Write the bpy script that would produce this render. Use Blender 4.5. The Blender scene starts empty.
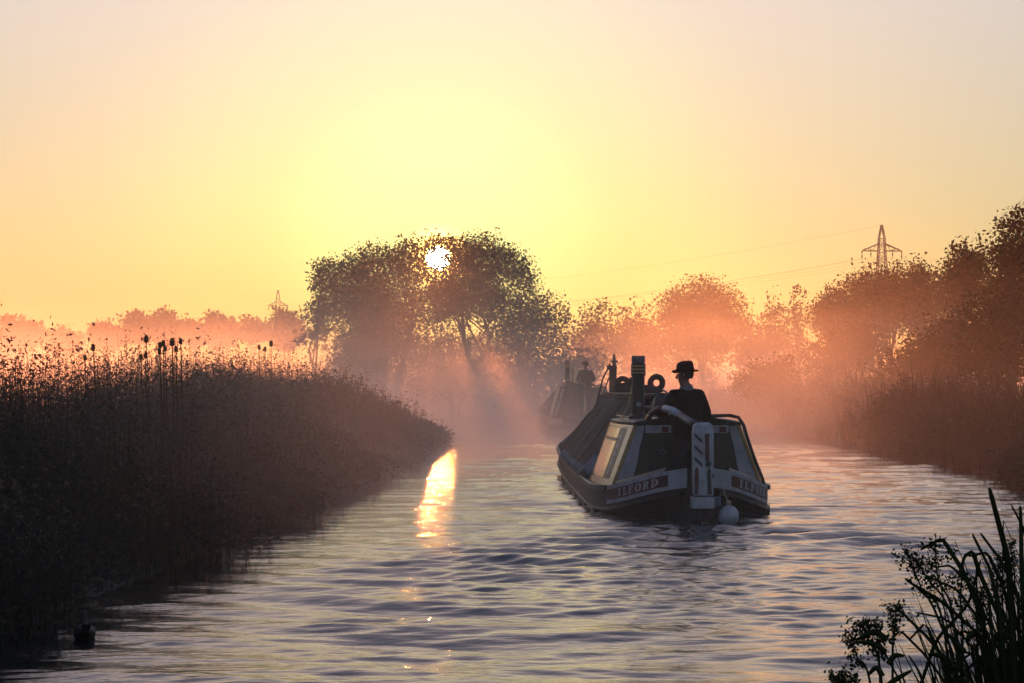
import bpy, bmesh, math, random
import numpy as np
from mathutils import Vector, Matrix, Euler

# ---------------------------------------------------------------- camera, sky, sun, exposure
sc = bpy.context.scene
COL = sc.collection
F = 2800.0                      # focal length in pixels of the 1024 px wide picture
HOR = 386.0                     # picture row of the horizon
CAMZ = 1.5
cam = bpy.data.cameras.new('camera')
cam_o = bpy.data.objects.new('camera', cam)
COL.objects.link(cam_o)
sc.camera = cam_o
cam.sensor_width = 36.0
cam.lens = F / 1024.0 * 36.0
cam.clip_start = 0.1
cam.clip_end = 8000.0
cam_o.location = (0, 0, CAMZ)
cam_o.rotation_euler = (math.pi / 2 + math.atan((HOR - 341.5) / F), 0, 0)

SUN_EL = math.radians(2.62)
SUN_AZ = math.radians(-1.51)    # measured from +Y towards +X
SUN_DIR = Vector((math.sin(SUN_AZ) * math.cos(SUN_EL), math.cos(SUN_AZ) * math.cos(SUN_EL), math.sin(SUN_EL)))

world = bpy.data.worlds.new('World')
sc.world = world
world.use_nodes = True
wt = world.node_tree
bg = wt.nodes['Background']
sky = wt.nodes.new('ShaderNodeTexSky')
sky.sky_type = 'NISHITA'
sky.sun_disc = False
sky.sun_elevation = SUN_EL
sky.sun_rotation = SUN_AZ
sky.air_density = 1.0
sky.dust_density = 1.0
sky.ozone_density = 1.0
gam = wt.nodes.new('ShaderNodeGamma')          # soft shoulder of the sky's brightness range
gam.inputs[1].default_value = 0.45
wt.links.new(sky.outputs[0], gam.inputs[0])
tc = wt.nodes.new('ShaderNodeTexCoord')
sepw = wt.nodes.new('ShaderNodeSeparateXYZ')   # clear blue of the upper sky above the golden dawn band
wt.links.new(tc.outputs['Generated'], sepw.inputs[0])
ramp = wt.nodes.new('ShaderNodeValToRGB')
ramp.color_ramp.elements[0].position = 0.0; ramp.color_ramp.elements[0].color = (0.325, 0.42, 0.34, 1)
ramp.color_ramp.elements[1].position = 0.6; ramp.color_ramp.elements[1].color = (0.42, 0.50, 0.80, 1)
el = ramp.color_ramp.elements.new(0.15); el.color = (0.61, 0.70, 1.0, 1)
el = ramp.color_ramp.elements.new(0.32); el.color = (0.56, 0.57, 0.80, 1)
wt.links.new(sepw.outputs['Z'], ramp.inputs[0])
tint = wt.nodes.new('ShaderNodeVectorMath'); tint.operation = 'MULTIPLY'
wt.links.new(gam.outputs[0], tint.inputs[0]); wt.links.new(ramp.outputs[0], tint.inputs[1])
dot = wt.nodes.new('ShaderNodeVectorMath'); dot.operation = 'DOT_PRODUCT'
dot.inputs[1].default_value = SUN_DIR
wt.links.new(tc.outputs['Generated'], dot.inputs[0])


def ring(deg0, deg1, colour, power=1.0):
    """light that fades from deg1 to deg0 away from the sun's centre"""
    mr = wt.nodes.new('ShaderNodeMapRange'); mr.interpolation_type = 'SMOOTHSTEP'
    mr.inputs['From Min'].default_value = math.cos(math.radians(deg0))
    mr.inputs['From Max'].default_value = math.cos(math.radians(deg1))
    wt.links.new(dot.outputs['Value'], mr.inputs['Value'])
    pw = wt.nodes.new('ShaderNodeMath'); pw.operation = 'POWER'; pw.inputs[1].default_value = power
    wt.links.new(mr.outputs[0], pw.inputs[0])
    mul = wt.nodes.new('ShaderNodeVectorMath'); mul.operation = 'SCALE'
    mul.inputs[0].default_value = colour
    wt.links.new(pw.outputs[0], mul.inputs['Scale'])
    return mul


last = tint
for mul in (ring(9.0, 0.0, (0.08, 0.42, 0.0), 2.2), ring(4.6, 0.0, (0.3, 0.7, 0.28), 2.2), ring(0.9, 0.1, (24, 12, 2.4), 3.0), ring(0.27, 0.17, (400, 330, 180))):
    addn = wt.nodes.new('ShaderNodeVectorMath'); addn.operation = 'ADD'
    wt.links.new(last.outputs[0], addn.inputs[0]); wt.links.new(mul.outputs[0], addn.inputs[1])
    last = addn
wt.links.new(last.outputs[0], bg.inputs[0])
bg.inputs[1].default_value = 0.29

sun = bpy.data.lights.new('sun', 'SUN')
sun.energy = 1.4
sun.angle = math.radians(0.53)
sun.color = (1.0, 0.26, 0.07)
sun_o = bpy.data.objects.new('sun', sun)
COL.objects.link(sun_o)
sun_o.rotation_euler = SUN_DIR.to_track_quat('Z', 'Y').to_euler()
sun_o.location = (-20, 300, 60)

vs = sc.view_settings
vs.view_transform = 'Standard'
vs.look = 'None'
vs.gamma = 1.0
vs.use_curve_mapping = False
vs.exposure = 0.4
sc.render.engine = 'CYCLES'
cy = sc.cycles
cy.use_denoising = True
cy.max_bounces = 6
cy.diffuse_bounces = 2
cy.glossy_bounces = 3
cy.transmission_bounces = 3
cy.transparent_max_bounces = 8
cy.volume_bounces = 1
cy.sample_clamp_indirect = 4.0
cy.volume_max_steps = 256

# ---------------------------------------------------------------- helpers
RNG = np.random.default_rng(7)
random.seed(3)


def at(px, py, d):
    """point seen at picture pixel (px, py) at distance d along +Y"""
    return Vector(((px - 512.0) / F * d, d, CAMZ + (HOR - py) / F * d))


def fill_mesh(name, v, faces4=None, faces3=None, smooth=False):
    me = bpy.data.meshes.new(name)
    v = np.asarray(v, dtype=np.float32).reshape(-1, 3)
    idx = []; tot = []
    if faces4 is not None and len(faces4):
        f = np.asarray(faces4, dtype=np.int32).reshape(-1, 4)
        idx.append(f.ravel()); tot.append(np.full(len(f), 4, np.int32))
    if faces3 is not None and len(faces3):
        f = np.asarray(faces3, dtype=np.int32).reshape(-1, 3)
        idx.append(f.ravel()); tot.append(np.full(len(f), 3, np.int32))
    idx = np.concatenate(idx); tot = np.concatenate(tot)
    start = np.concatenate([[0], np.cumsum(tot)[:-1]]).astype(np.int32)
    me.vertices.add(len(v)); me.vertices.foreach_set('co', v.ravel())
    me.loops.add(len(idx)); me.loops.foreach_set('vertex_index', idx)
    me.polygons.add(len(tot)); me.polygons.foreach_set('loop_start', start)
    me.polygons.foreach_set('loop_total', tot)
    if smooth:
        me.polygons.foreach_set('use_smooth', np.ones(len(tot), dtype=bool))
    me.update(calc_edges=True)
    me.validate()
    return me


def link(name, me, mat=None, parent=None):
    o = bpy.data.objects.new(name, me)
    COL.objects.link(o)
    if mat is not None and me is not None:
        me.materials.clear(); me.materials.append(mat)
    if parent is not None:
        o.parent = parent
    return o


def tag(o, label=None, cat=None, group=None, kind=None):
    if label: o['label'] = label
    if cat: o['category'] = cat
    if group: o['group'] = group
    if kind: o['kind'] = kind
    return o


def empty(name, loc=(0, 0, 0), rz=0.0):
    o = bpy.data.objects.new(name, None)
    COL.objects.link(o)
    o.empty_display_size = 0.2
    o.location = loc
    o.rotation_euler = (0, 0, rz)
    return o


class MB:
    """collects shapes that become one mesh"""
    def __init__(self):
        self.v = []; self.f = []

    def add(self, verts, faces):
        b = len(self.v)
        self.v += [tuple(p) for p in verts]
        self.f += [tuple(i + b for i in f) for f in faces]
        return self

    def box(self, x0, x1, y0, y1, z0, z1):
        return self.add([(x0, y0, z0), (x1, y0, z0), (x1, y1, z0), (x0, y1, z0), (x0, y0, z1), (x1, y0, z1), (x1, y1, z1), (x0, y1, z1)],
                        [(0, 3, 2, 1), (4, 5, 6, 7), (0, 1, 5, 4), (1, 2, 6, 5), (2, 3, 7, 6), (3, 0, 4, 7)])

    def slab(self, quad, t, n=None):
        """quad of 3d points given a thickness t along its normal"""
        q = [Vector(p) for p in quad]
        if n is None:
            n = (q[1] - q[0]).cross(q[-1] - q[0]).normalized()
        else:
            n = Vector(n).normalized()
        k = len(q)
        vs_ = q + [p + n * t for p in q]
        fs = [tuple(range(k))[::-1], tuple(range(k, 2 * k))]
        for i in range(k):
            j = (i + 1) % k
            fs.append((i, j, j + k, i + k))
        return self.add(vs_, fs)

    def tube(self, pts, rad, sides=8, cap=True, squash=1.0):
        pts = [Vector(p) for p in pts]
        n = len(pts)
        rad = [rad] * n if not hasattr(rad, '__len__') else rad
        vs_ = []; fs = []
        up = None
        for i, p in enumerate(pts):
            t = (pts[min(i + 1, n - 1)] - pts[max(i - 1, 0)]).normalized()
            if up is None:
                up = Vector((0, 0, 1)) if abs(t.z) < 0.9 else Vector((1, 0, 0))
            a = t.cross(up)
            if a.length < 1e-6: a = t.cross(Vector((0.3, 1, 0)))
            a.normalize(); b = a.cross(t).normalized(); up = b
            for k in range(sides):
                an = 2 * math.pi * k / sides
                vs_.append(p + (a * math.cos(an) + b * math.sin(an) * squash) * rad[i])
        for i in range(n - 1):
            for k in range(sides):
                k2 = (k + 1) % sides
                fs.append((i * sides + k, i * sides + k2, (i + 1) * sides + k2, (i + 1) * sides + k))
        if cap:
            fs.append(tuple(range(sides))[::-1])
            fs.append(tuple((n - 1) * sides + k for k in range(sides)))
        return self.add(vs_, fs)

    def lathe(self, prof, c=(0, 0, 0), sides=20, sx=1.0, sy=1.0):
        """profile of (r, z) pairs turned round z"""
        vs_ = []; fs = []
        m = len(prof)
        for r, z in prof:
            for k in range(sides):
                an = 2 * math.pi * k / sides
                vs_.append((c[0] + r * math.cos(an) * sx, c[1] + r * math.sin(an) * sy, c[2] + z))
        for i in range(m - 1):
            for k in range(sides):
                k2 = (k + 1) % sides
                fs.append((i * sides + k, i * sides + k2, (i + 1) * sides + k2, (i + 1) * sides + k))
        fs.append(tuple(range(sides))[::-1])
        fs.append(tuple((m - 1) * sides + k for k in range(sides)))
        return self.add(vs_, fs)

    def loft(self, rings, closed=False, cap=False):
        m = len(rings[0]); vs_ = [p for r in rings for p in r]; fs = []
        for i in range(len(rings) - 1):
            for k in range(m if closed else m - 1):
                k2 = (k + 1) % m
                fs.append((i * m + k, i * m + k2, (i + 1) * m + k2, (i + 1) * m + k))
        if cap:
            fs.append(tuple(range(m))[::-1]); fs.append(tuple((len(rings) - 1) * m + k for k in range(m)))
        return self.add(vs_, fs)

    def torus(self, c, R, r, n=20, m=8, axis='y'):
        vs_ = []; fs = []
        for i in range(n):
            a = 2 * math.pi * i / n
            for k in range(m):
                b = 2 * math.pi * k / m
                u = (R + r * math.cos(b))
                p = (u * math.cos(a), r * math.sin(b), u * math.sin(a))
                if axis == 'z': p = (p[0], p[2], p[1])
                vs_.append((c[0] + p[0], c[1] + p[1], c[2] + p[2]))
        for i in range(n):
            for k in range(m):
                fs.append((i * m + k, i * m + (k + 1) % m, ((i + 1) % n) * m + (k + 1) % m, ((i + 1) % n) * m + k))
        return self.add(vs_, fs)

    def build(self, name, mat, parent=None, smooth=False, bevel=0.0):
        me = bpy.data.meshes.new(name)
        me.from_pydata([tuple(p) for p in self.v], [], self.f)
        bm = bmesh.new(); bm.from_mesh(me)
        bmesh.ops.recalc_face_normals(bm, faces=bm.faces)
        if bevel > 0:
            es = [e for e in bm.edges if len(e.link_faces) == 2 and e.calc_face_angle(0) > 0.6]
            bmesh.ops.bevel(bm, geom=es, offset=bevel, segments=2, profile=0.6, affect='EDGES')
        bm.to_mesh(me); bm.free()
        if smooth:
            for p in me.polygons: p.use_smooth = True
        return link(name, me, mat, parent)


# ---------------------------------------------------------------- materials
def nmat(name, c1, c2=None, rough=0.6, scale=8.0, detail=4.0, spec=0.5, bump=0.0, bscale=None, metal=0.0, coat=0.0, coords='Object'):
    m = bpy.data.materials.new(name)
    m.use_nodes = True
    t = m.node_tree
    b = t.nodes['Principled BSDF']
    b.inputs['Roughness'].default_value = rough
    b.inputs['Metallic'].default_value = metal
    b.inputs['Specular IOR Level'].default_value = spec
    if coat: b.inputs['Coat Weight'].default_value = coat; b.inputs['Coat Roughness'].default_value = 0.12
    co = t.nodes.new('ShaderNodeTexCoord')
    n = t.nodes.new('ShaderNodeTexNoise')
    n.inputs['Scale'].default_value = scale; n.inputs['Detail'].default_value = detail
    t.links.new(co.outputs[coords], n.inputs['Vector'])
    if c2 is None: c2 = tuple(x * 0.65 for x in c1)
    r = t.nodes.new('ShaderNodeValToRGB')
    r.color_ramp.elements[0].position = 0.35; r.color_ramp.elements[0].color = (*c2, 1)
    r.color_ramp.elements[1].position = 0.65; r.color_ramp.elements[1].color = (*c1, 1)
    t.links.new(n.outputs['Fac'], r.inputs[0])
    t.links.new(r.outputs[0], b.inputs['Base Color'])
    if bump:
        n2 = t.nodes.new('ShaderNodeTexNoise')
        n2.inputs['Scale'].default_value = bscale or scale * 4; n2.inputs['Detail'].default_value = 3
        t.links.new(co.outputs[coords], n2.inputs['Vector'])
        bp = t.nodes.new('ShaderNodeBump'); bp.inputs['Strength'].default_value = bump; bp.inputs['Distance'].default_value = 0.02
        t.links.new(n2.outputs['Fac'], bp.inputs['Height'])
        t.links.new(bp.outputs[0], b.inputs['Normal'])
    return m


def leafmat(name, c1, c2, trans=0.35):
    m = bpy.data.materials.new(name)
    m.use_nodes = True
    t = m.node_tree
    t.nodes.remove(t.nodes['Principled BSDF'])
    out = t.nodes['Material Output']
    g = t.nodes.new('ShaderNodeNewGeometry')
    r = t.nodes.new('ShaderNodeValToRGB')
    r.color_ramp.elements[0].color = (*c1, 1); r.color_ramp.elements[1].color = (*c2, 1)
    t.links.new(g.outputs['Random Per Island'], r.inputs[0])
    d = t.nodes.new('ShaderNodeBsdfDiffuse'); tr = t.nodes.new('ShaderNodeBsdfTranslucent')
    mx = t.nodes.new('ShaderNodeMixShader'); mx.inputs[0].default_value = trans
    t.links.new(r.outputs[0], d.inputs[0]); t.links.new(r.outputs[0], tr.inputs[0])
    t.links.new(d.outputs[0], mx.inputs[1]); t.links.new(tr.outputs[0], mx.inputs[2])
    t.links.new(mx.outputs[0], out.inputs[0])
    return m


M = {}
M['soil'] = nmat('soil', (0.06, 0.05, 0.03), (0.03, 0.035, 0.018), 0.95, 3.0, 6, 0.2, 0.5)
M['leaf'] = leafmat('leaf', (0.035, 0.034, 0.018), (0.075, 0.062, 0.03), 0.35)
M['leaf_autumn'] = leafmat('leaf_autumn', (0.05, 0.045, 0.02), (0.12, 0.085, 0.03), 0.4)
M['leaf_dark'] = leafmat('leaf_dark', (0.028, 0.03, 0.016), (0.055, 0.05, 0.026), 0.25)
M['reed'] = leafmat('reed', (0.045, 0.048, 0.036), (0.078, 0.074, 0.056), 0.15)
M['herb'] = leafmat('herb', (0.05, 0.05, 0.04), (0.08, 0.072, 0.056), 0.3)
M['fluff'] = leafmat('fluff', (0.09, 0.075, 0.06), (0.15, 0.125, 0.10), 0.45)
M['blade'] = leafmat('blade', (0.02, 0.03, 0.014), (0.05, 0.06, 0.025), 0.2)
M['bark'] = nmat('bark', (0.07, 0.055, 0.04), (0.03, 0.025, 0.02), 0.9, 6, 5, 0.2, 0.6)
M['seed'] = nmat('seed', (0.05, 0.035, 0.02), None, 0.9, 40, 3, 0.2, 0.5)
M['steel'] = nmat('steel', (0.18, 0.18, 0.19), (0.10, 0.10, 0.11), 0.6, 2, 3, 0.5)
M['black_paint'] = nmat('black_paint', (0.018, 0.018, 0.02), (0.035, 0.03, 0.027), 0.38, 5, 6, 0.5, 0.15, 30)
M['tar'] = nmat('tar', (0.012, 0.012, 0.013), (0.03, 0.027, 0.025), 0.5, 3, 7, 0.4, 0.3, 14)
M['white_paint'] = nmat('white_paint', (0.42, 0.44, 0.48), (0.26, 0.27, 0.30), 0.42, 7, 6, 0.5, 0.05, 40)
M['red_paint'] = nmat('red_paint', (0.09, 0.013, 0.02), (0.06, 0.010, 0.014), 0.4, 9, 5)
M['green_paint'] = nmat('green_paint', (0.02, 0.035, 0.03), (0.012, 0.022, 0.02), 0.3, 6, 5)
M['lettering'] = nmat('lettering', (0.5, 0.5, 0.52), (0.4, 0.4, 0.42), 0.5, 20)
M['graining'] = nmat('graining', (0.42, 0.20, 0.06), (0.28, 0.12, 0.035), 0.2, 12, 6, 0.5, 0.03, 30, coat=0.7)  # orange of the reflected dawn sky is put into this paint's colour
M['cream'] = nmat('cream', (0.50, 0.33, 0.15), (0.38, 0.24, 0.10), 0.3, 10, 5, 0.5, coat=0.4)  # cream warmed in its colour to hold the sky's golden reflection
M['cloth'] = nmat('cloth', (0.014, 0.014, 0.018), (0.008, 0.008, 0.010), 0.75, 2.5, 6, 0.15, 0.5, 5)
M['rope'] = nmat('rope', (0.42, 0.38, 0.30), (0.26, 0.23, 0.18), 0.85, 30, 4, 0.2, 0.4, 120)
M['rope_dark'] = nmat('rope_dark', (0.07, 0.06, 0.05), None, 0.9, 30, 4, 0.2, 0.4, 120)
M['brass'] = nmat('brass', (0.78, 0.60, 0.28), (0.6, 0.45, 0.2), 0.22, 15, 4, 0.5, metal=1.0)
M['wood'] = nmat('wood', (0.16, 0.10, 0.06), (0.09, 0.055, 0.03), 0.6, 10, 6, 0.3, 0.2, 40)
M['jacket'] = nmat('jacket', (0.010, 0.010, 0.013), (0.006, 0.006, 0.008), 0.85, 14, 5, 0.2, 0.4, 60)
M['trousers'] = nmat('trousers', (0.03, 0.03, 0.034), None, 0.9, 14, 5, 0.2, 0.3, 60)
M['felt'] = nmat('felt', (0.009, 0.009, 0.011), None, 0.8, 20, 4, 0.2, 0.3, 90)
M['collar'] = nmat('collar', (0.15, 0.17, 0.22), (0.10, 0.12, 0.16), 0.8, 20, 3, 0.2)
M['skin'] = nmat('skin', (0.19, 0.11, 0.08), (0.15, 0.085, 0.06), 0.5, 12, 4, 0.4)
M['hair'] = nmat('hair', (0.05, 0.045, 0.04), None, 0.7, 40, 4, 0.3)
M['feather'] = nmat('feather', (0.02, 0.018, 0.016), (0.035, 0.03, 0.026), 0.6, 30, 4, 0.3)


def water_material():
    m = bpy.data.materials.new('canal_water')
    m.use_nodes = True
    t = m.node_tree
    b = t.nodes['Principled BSDF']
    b.inputs['Base Color'].default_value = (0.018, 0.022, 0.022, 1)
    b.inputs['Roughness'].default_value = 0.02
    b.inputs['IOR'].default_value = 1.333
    b.inputs['Specular IOR Level'].default_value = 0.5
    co = t.nodes.new('ShaderNodeTexCoord')
    mp = t.nodes.new('ShaderNodeMapping'); mp.inputs['Scale'].default_value = (0.7, 1.3, 1)
    t.links.new(co.outputs['Object'], mp.inputs[0])
    n = t.nodes.new('ShaderNodeTexNoise'); n.inputs['Scale'].default_value = 9; n.inputs['Detail'].default_value = 4
    t.links.new(mp.outputs[0], n.inputs['Vector'])
    bp = t.nodes.new('ShaderNodeBump'); bp.inputs['Strength'].default_value = 0.2; bp.inputs['Distance'].default_value = 0.03
    t.links.new(n.outputs['Fac'], bp.inputs['Height'])
    t.links.new(bp.outputs[0], b.inputs['Normal'])
    return m


# ---------------------------------------------------------------- canal banks, ground and water
LB = np.array([(-60, -40), (-20, -16), (0, -9), (5, -6.2), (10, -4.2), (16, -3.0), (23.5, -2.62), (45, -2.2), (71, -1.85), (80, -2.3), (100, -5), (130, -12), (160, -24), (200, -45), (4000, -45)], float)
RB = np.array([(-60, -22), (-20, -5.5), (0, -2.2), (5, -1.2), (7.5, -0.2), (9, 0.95), (11, 2.2), (15, 3.5), (25, 5.8), (44.7, 7.8), (65.6, 8.4), (107, 9.1), (125, 8), (150, 2), (170, -8), (200, -28), (4000, -28)], float)


def xl(y): return np.interp(y, LB[:, 0], LB[:, 1])
def xr(y): return np.interp(y, RB[:, 0], RB[:, 1])


def hnoise(x, y, s):
    return (np.sin(x * s + 1.3) * np.cos(y * s * 0.83 + 0.4) + np.sin(x * s * 2.17 + y * s * 1.71 + 2.0) * 0.5 + np.cos(x * s * 3.9 - y * s * 4.3) * 0.25)


def build_ground():
    ys = np.concatenate([np.arange(-60, 0, 6), np.arange(0, 60, 1.0), np.arange(60, 210, 2.5), np.geomspace(210, 2600, 26)])
    off_l = np.array([-1500, -800, -400, -200, -110, -65, -40, -26, -18, -12, -8, -5.5, -3.6, -2.2, -1.2, -0.5, 0, 0.5])
    off_r = -off_l[::-1]
    rows = []
    for y in ys:
        a, b = xl(y), xr(y)
        x = np.concatenate([a + off_l, [(a + b) / 2], b + off_r])
        e = np.concatenate([-off_l, [6.0], off_r * 1.0])       # distance inland (negative in the channel)
        e = np.concatenate([-off_l, [-6.0], off_r])
        z = np.where(e > 0, 0.22 * (1 - np.exp(-e / 0.5)) - 0.05 + 0.05 * hnoise(x, y, 0.6) * np.clip(e / 3, 0, 1), -0.05 + e * 0.9)
        z = np.maximum(z, -0.7)
        z = np.where(e > 30, z + 0.25 * hnoise(x, y, 0.02), z)
        if y > 205: z = np.maximum(z, 0.12)
        rows.append(np.stack([x, np.full_like(x, y), z], 1))
    n = len(rows[0]); v = np.concatenate(rows)
    i = np.arange(len(rows) - 1)[:, None] * n + np.arange(n - 1)[None]
    f = np.stack([i, i + 1, i + 1 + n, i + n], -1).reshape(-1, 4)
    o = link('ground', fill_mesh('ground', v, f, smooth=True), M['soil'])
    tag(o, kind='structure')


def build_water():
    ys = [-60, -40, -25, -12, -5, 0, 3, 5, 7, 8.5, 10, 11, 12]
    y = 12.6
    while y < 112:
        ys.append(y); y += max(0.022, 0.42 * y * y / 4200.0)
    ys += list(np.arange(112, 206, 1.5))
    ys = np.array(ys)
    nc = 420
    u = np.linspace(0, 1, nc)
    A = xl(ys)[:, None] - 1.2; B = xr(ys)[:, None] + 1.2
    X = A + (B - A) * u[None]
    Y = np.repeat(ys[:, None], nc, 1)
    rng = np.random.default_rng(11)
    Z = np.zeros_like(X)
    def field(n, lmin, lmax, slope, spread, mid, seed):
        r = np.random.default_rng(seed)
        z = np.zeros_like(X)
        for k in range(n):
            lam = lmin * (lmax / lmin) ** r.random()
            th = mid + r.normal() * spread
            kk = 2 * math.pi / lam
            z += math.cos(0) * (slope / kk) * math.sqrt(2.0 / n) * np.sin(kk * (X * math.sin(th) + Y * math.cos(th)) + r.random() * 6.283)
        return z
    Z += field(24, 0.9, 3.0, 0.034, 0.25, 0.05, 1)
    Z += field(44, 0.38, 1.1, 0.062, 0.38, -0.05, 4) * (0.45 + 0.55 * np.clip(hnoise(X * 0.8, Y * 0.45, 0.4) * 0.5 + 0.6, 0, 1.4))
    Z += field(50, 0.17, 0.4, 0.072, 0.6, 0.0, 2) * (0.4 + 0.6 * np.clip(hnoise(X, Y * 0.6, 0.5) * 0.6 + 0.6, 0, 1.5))
    # wake of the boat: divergent waves and churned water behind the stern
    bx = 2.1 - 0.0086 * (Y - 31.0)
    dx = np.abs(X - bx); s = np.clip(31.0 - Y, 0, None)
    wake = np.exp(-((dx - 0.35 * s) / (0.5 + 0.10 * s)) ** 2) * np.exp(-s / 26.0) * (Y < 33)
    Z += wake * 0.04 * np.sin(2 * math.pi * (dx * 0.55 - Y * 0.9) / 1.0)
    churn = np.exp(-(dx / (0.7 + 0.07 * s)) ** 2) * np.exp(-s / 11.0) * (Y < 32)
    Z += churn * field(24, 0.16, 0.6, 0.14, 1.5, 0.0, 5)
    side = np.exp(-((X - (bx - 1.15)) / 0.45) ** 2) * (Y > 31) * (Y < 52)
    Z += side * 0.012 * np.sin(2 * math.pi * (Y * 0.55 - X * 0.8))
    # rings round the swimming bird
    rr = np.hypot(X + 2.5, Y - 16.7)
    Z += 0.004 * np.exp(-rr / 0.5) * np.sin(2 * math.pi * rr / 0.22)
    calm = np.clip((X - xl(Y)) / 2.2, 0.35, 1.0)
    Z *= calm
    n = nc
    v = np.stack([X, Y, Z], -1).reshape(-1, 3)
    i = np.arange(len(ys) - 1)[:, None] * n + np.arange(n - 1)[None]
    f = np.stack([i, i + 1, i + 1 + n, i + n], -1).reshape(-1, 4)
    o = link('water', fill_mesh('water', v, f, smooth=True), water_material())
    tag(o, kind='structure')


build_ground()
build_water()


# ---------------------------------------------------------------- foliage makers (numpy)
def rand_dirs(rng, n):
    d = rng.normal(size=(n, 3)); return d / np.linalg.norm(d, axis=1, keepdims=True)


def diamonds(pos, size, rng, flat=0.0, ratio=0.55, direction=None):
    """one four-cornered leaf at each position"""
    n = len(pos)
    a = rand_dirs(rng, n) if direction is None else direction + 0.5 * rand_dirs(rng, n)
    a /= np.linalg.norm(a, axis=1, keepdims=True)
    b = np.cross(a, rand_dirs(rng, n)); b /= np.linalg.norm(b, axis=1, keepdims=True) + 1e-9
    s = (np.asarray(size) * (0.45 + 1.15 * rng.random(n) ** 1.6))[:, None]
    p = np.asarray(pos)
    v = np.stack([p - a * s * 0.5, p + b * s * ratio * 0.5 - a * s * 0.05, p + a * s * 0.5, p - b * s * ratio * 0.5 - a * s * 0.05], 1)
    f = np.arange(4 * n).reshape(n, 4)
    return v.reshape(-1, 3), f


def ribbons(base, tip_off, width, bend, rng, seg=3):
    """tapering blades from base along tip_off, drooping by bend"""
    n = len(base)
    side = np.stack([-tip_off[:, 1], tip_off[:, 0], np.zeros(n)], 1)
    ang = rng.random(n) * 6.283
    rs = np.stack([np.cos(ang), np.sin(ang), np.zeros(n)], 1)
    side = side / (np.linalg.norm(side, axis=1, keepdims=True) + 1e-6) * 0.6 + rs
    side /= np.linalg.norm(side, axis=1, keepdims=True) + 1e-9
    rows = []
    for k in range(seg + 1):
        t = k / seg
        c = base + tip_off * t + np.stack([bend[:, 0] * t * t, bend[:, 1] * t * t, -bend[:, 2] * t ** 2.2], 1)
        w = (np.asarray(width) * (1 - t) ** 0.7 * 0.5 + 0.0008)[:, None]
        rows += [c - side * w, c + side * w]
    v = np.stack(rows, 1)                                   # n, 2(seg+1), 3
    m = 2 * (seg + 1)
    o = np.arange(n)[:, None] * m
    fs = [np.stack([o[:, 0] + 2 * k, o[:, 0] + 2 * k + 1, o[:, 0] + 2 * k + 3, o[:, 0] + 2 * k + 2], 1) for k in range(seg)]
    return v.reshape(-1, 3), np.concatenate(fs)


def merge(parts):
    vs_ = []; fs = []; b = 0
    for v, f in parts:
        vs_.append(v); fs.append(f + b); b += len(v)
    return np.concatenate(vs_), np.concatenate(fs)


def crown_mesh(name, lobes, n, leaf, rng, clump=0.42, per=22, gap=None, shell=2.0):
    """leaf-sized faces gathered in clumps through the lobes of a crown"""
    L = np.array(lobes, float)
    vol = L[:, 3] * L[:, 4] * L[:, 5]; vol = vol / vol.sum()
    m = max(6, n // per)
    w = rng.choice(len(L), m, p=vol)
    d = rand_dirs(rng, m) * (rng.random(m) ** (1 / (shell + 1.0)))[:, None]
    c = L[w, :3] + d * L[w, 3:6]
    k = rng.integers(0, m, n)
    sz = clump * (0.5 + rng.random(m))
    p = c[k] + np.clip(rng.normal(size=(n, 3)), -1.5, 1.5) * sz[k][:, None] * np.array([1, 1, 0.75])
    if gap is not None:
        gx, gz, gr = gap
        q = np.hypot(p[:, 0] - gx, p[:, 2] - gz)
        p = p[rng.random(len(p)) < np.interp(q / gr, [0.4, 1.0, 1.6, 3.0], [0.3, 0.5, 0.85, 1.0])]
    p = p[p[:, 2] > 0.1]
    v, f = diamonds(p, np.full(len(p), leaf), rng)
    return fill_mesh(name, v, f), c


def make_tree(name, label, base, lobes, n, leaf, mat, seed, cat='tree', group=None, trunk_r=0.22, trunks=1, clump=0.42, gap=None, per=22, shell=2.0, limbs=16):
    rng = np.random.default_rng(seed)
    rt = empty(name, base)
    tag(rt, label, cat, group)
    me, cl = crown_mesh('crown', lobes, n, leaf, rng, clump, per, gap, shell)
    link('crown', me, mat, rt)
    top = max(l[2] + l[5] for l in lobes)
    cx = np.mean([l[0] for l in lobes]); cyy = np.mean([l[1] for l in lobes])
    mb = MB()
    order = rng.permutation(len(cl))
    li = 0
    for t in range(trunks):
        bx0 = (t - (trunks - 1) / 2) * trunk_r * 3
        lean = Vector((cx * 0.55 + bx0 * 1.2 + rng.normal() * 0.3, cyy * 0.5, top * 0.62))
        pts = [Vector((bx0, 0, -0.15)), Vector((bx0, 0, 0)) + lean * 0.3 + Vector((rng.normal() * 0.12, 0, 0)), Vector((bx0, 0, 0)) + lean * 0.65 + Vector((rng.normal() * 0.2, 0, 0)), Vector((bx0, 0, 0)) + lean]
        mb.tube(pts, [trunk_r * 1.25, trunk_r * 0.9, trunk_r * 0.65, trunk_r * 0.35], 7)
        for k in range(max(3, limbs // trunks)):
            tgt = Vector(cl[order[li % len(order)]]); li += 1
            s = 0.25 + 0.7 * rng.random()
            a = pts[0].lerp(pts[3], s)
            seg = min(2, int(s * 3)); a = pts[seg].lerp(pts[seg + 1], s * 3 - seg)
            mid = a.lerp(tgt, 0.5) + Vector((0, 0, 0.12 * (tgt - a).length))
            r0 = trunk_r * 0.4 * (1.1 - s)+0.02
            mb.tube([a, mid, tgt], [r0, r0 * 0.6, 0.012], 5)
    mb.build('trunk', M['bark'], rt, smooth=True)
    return rt


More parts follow.
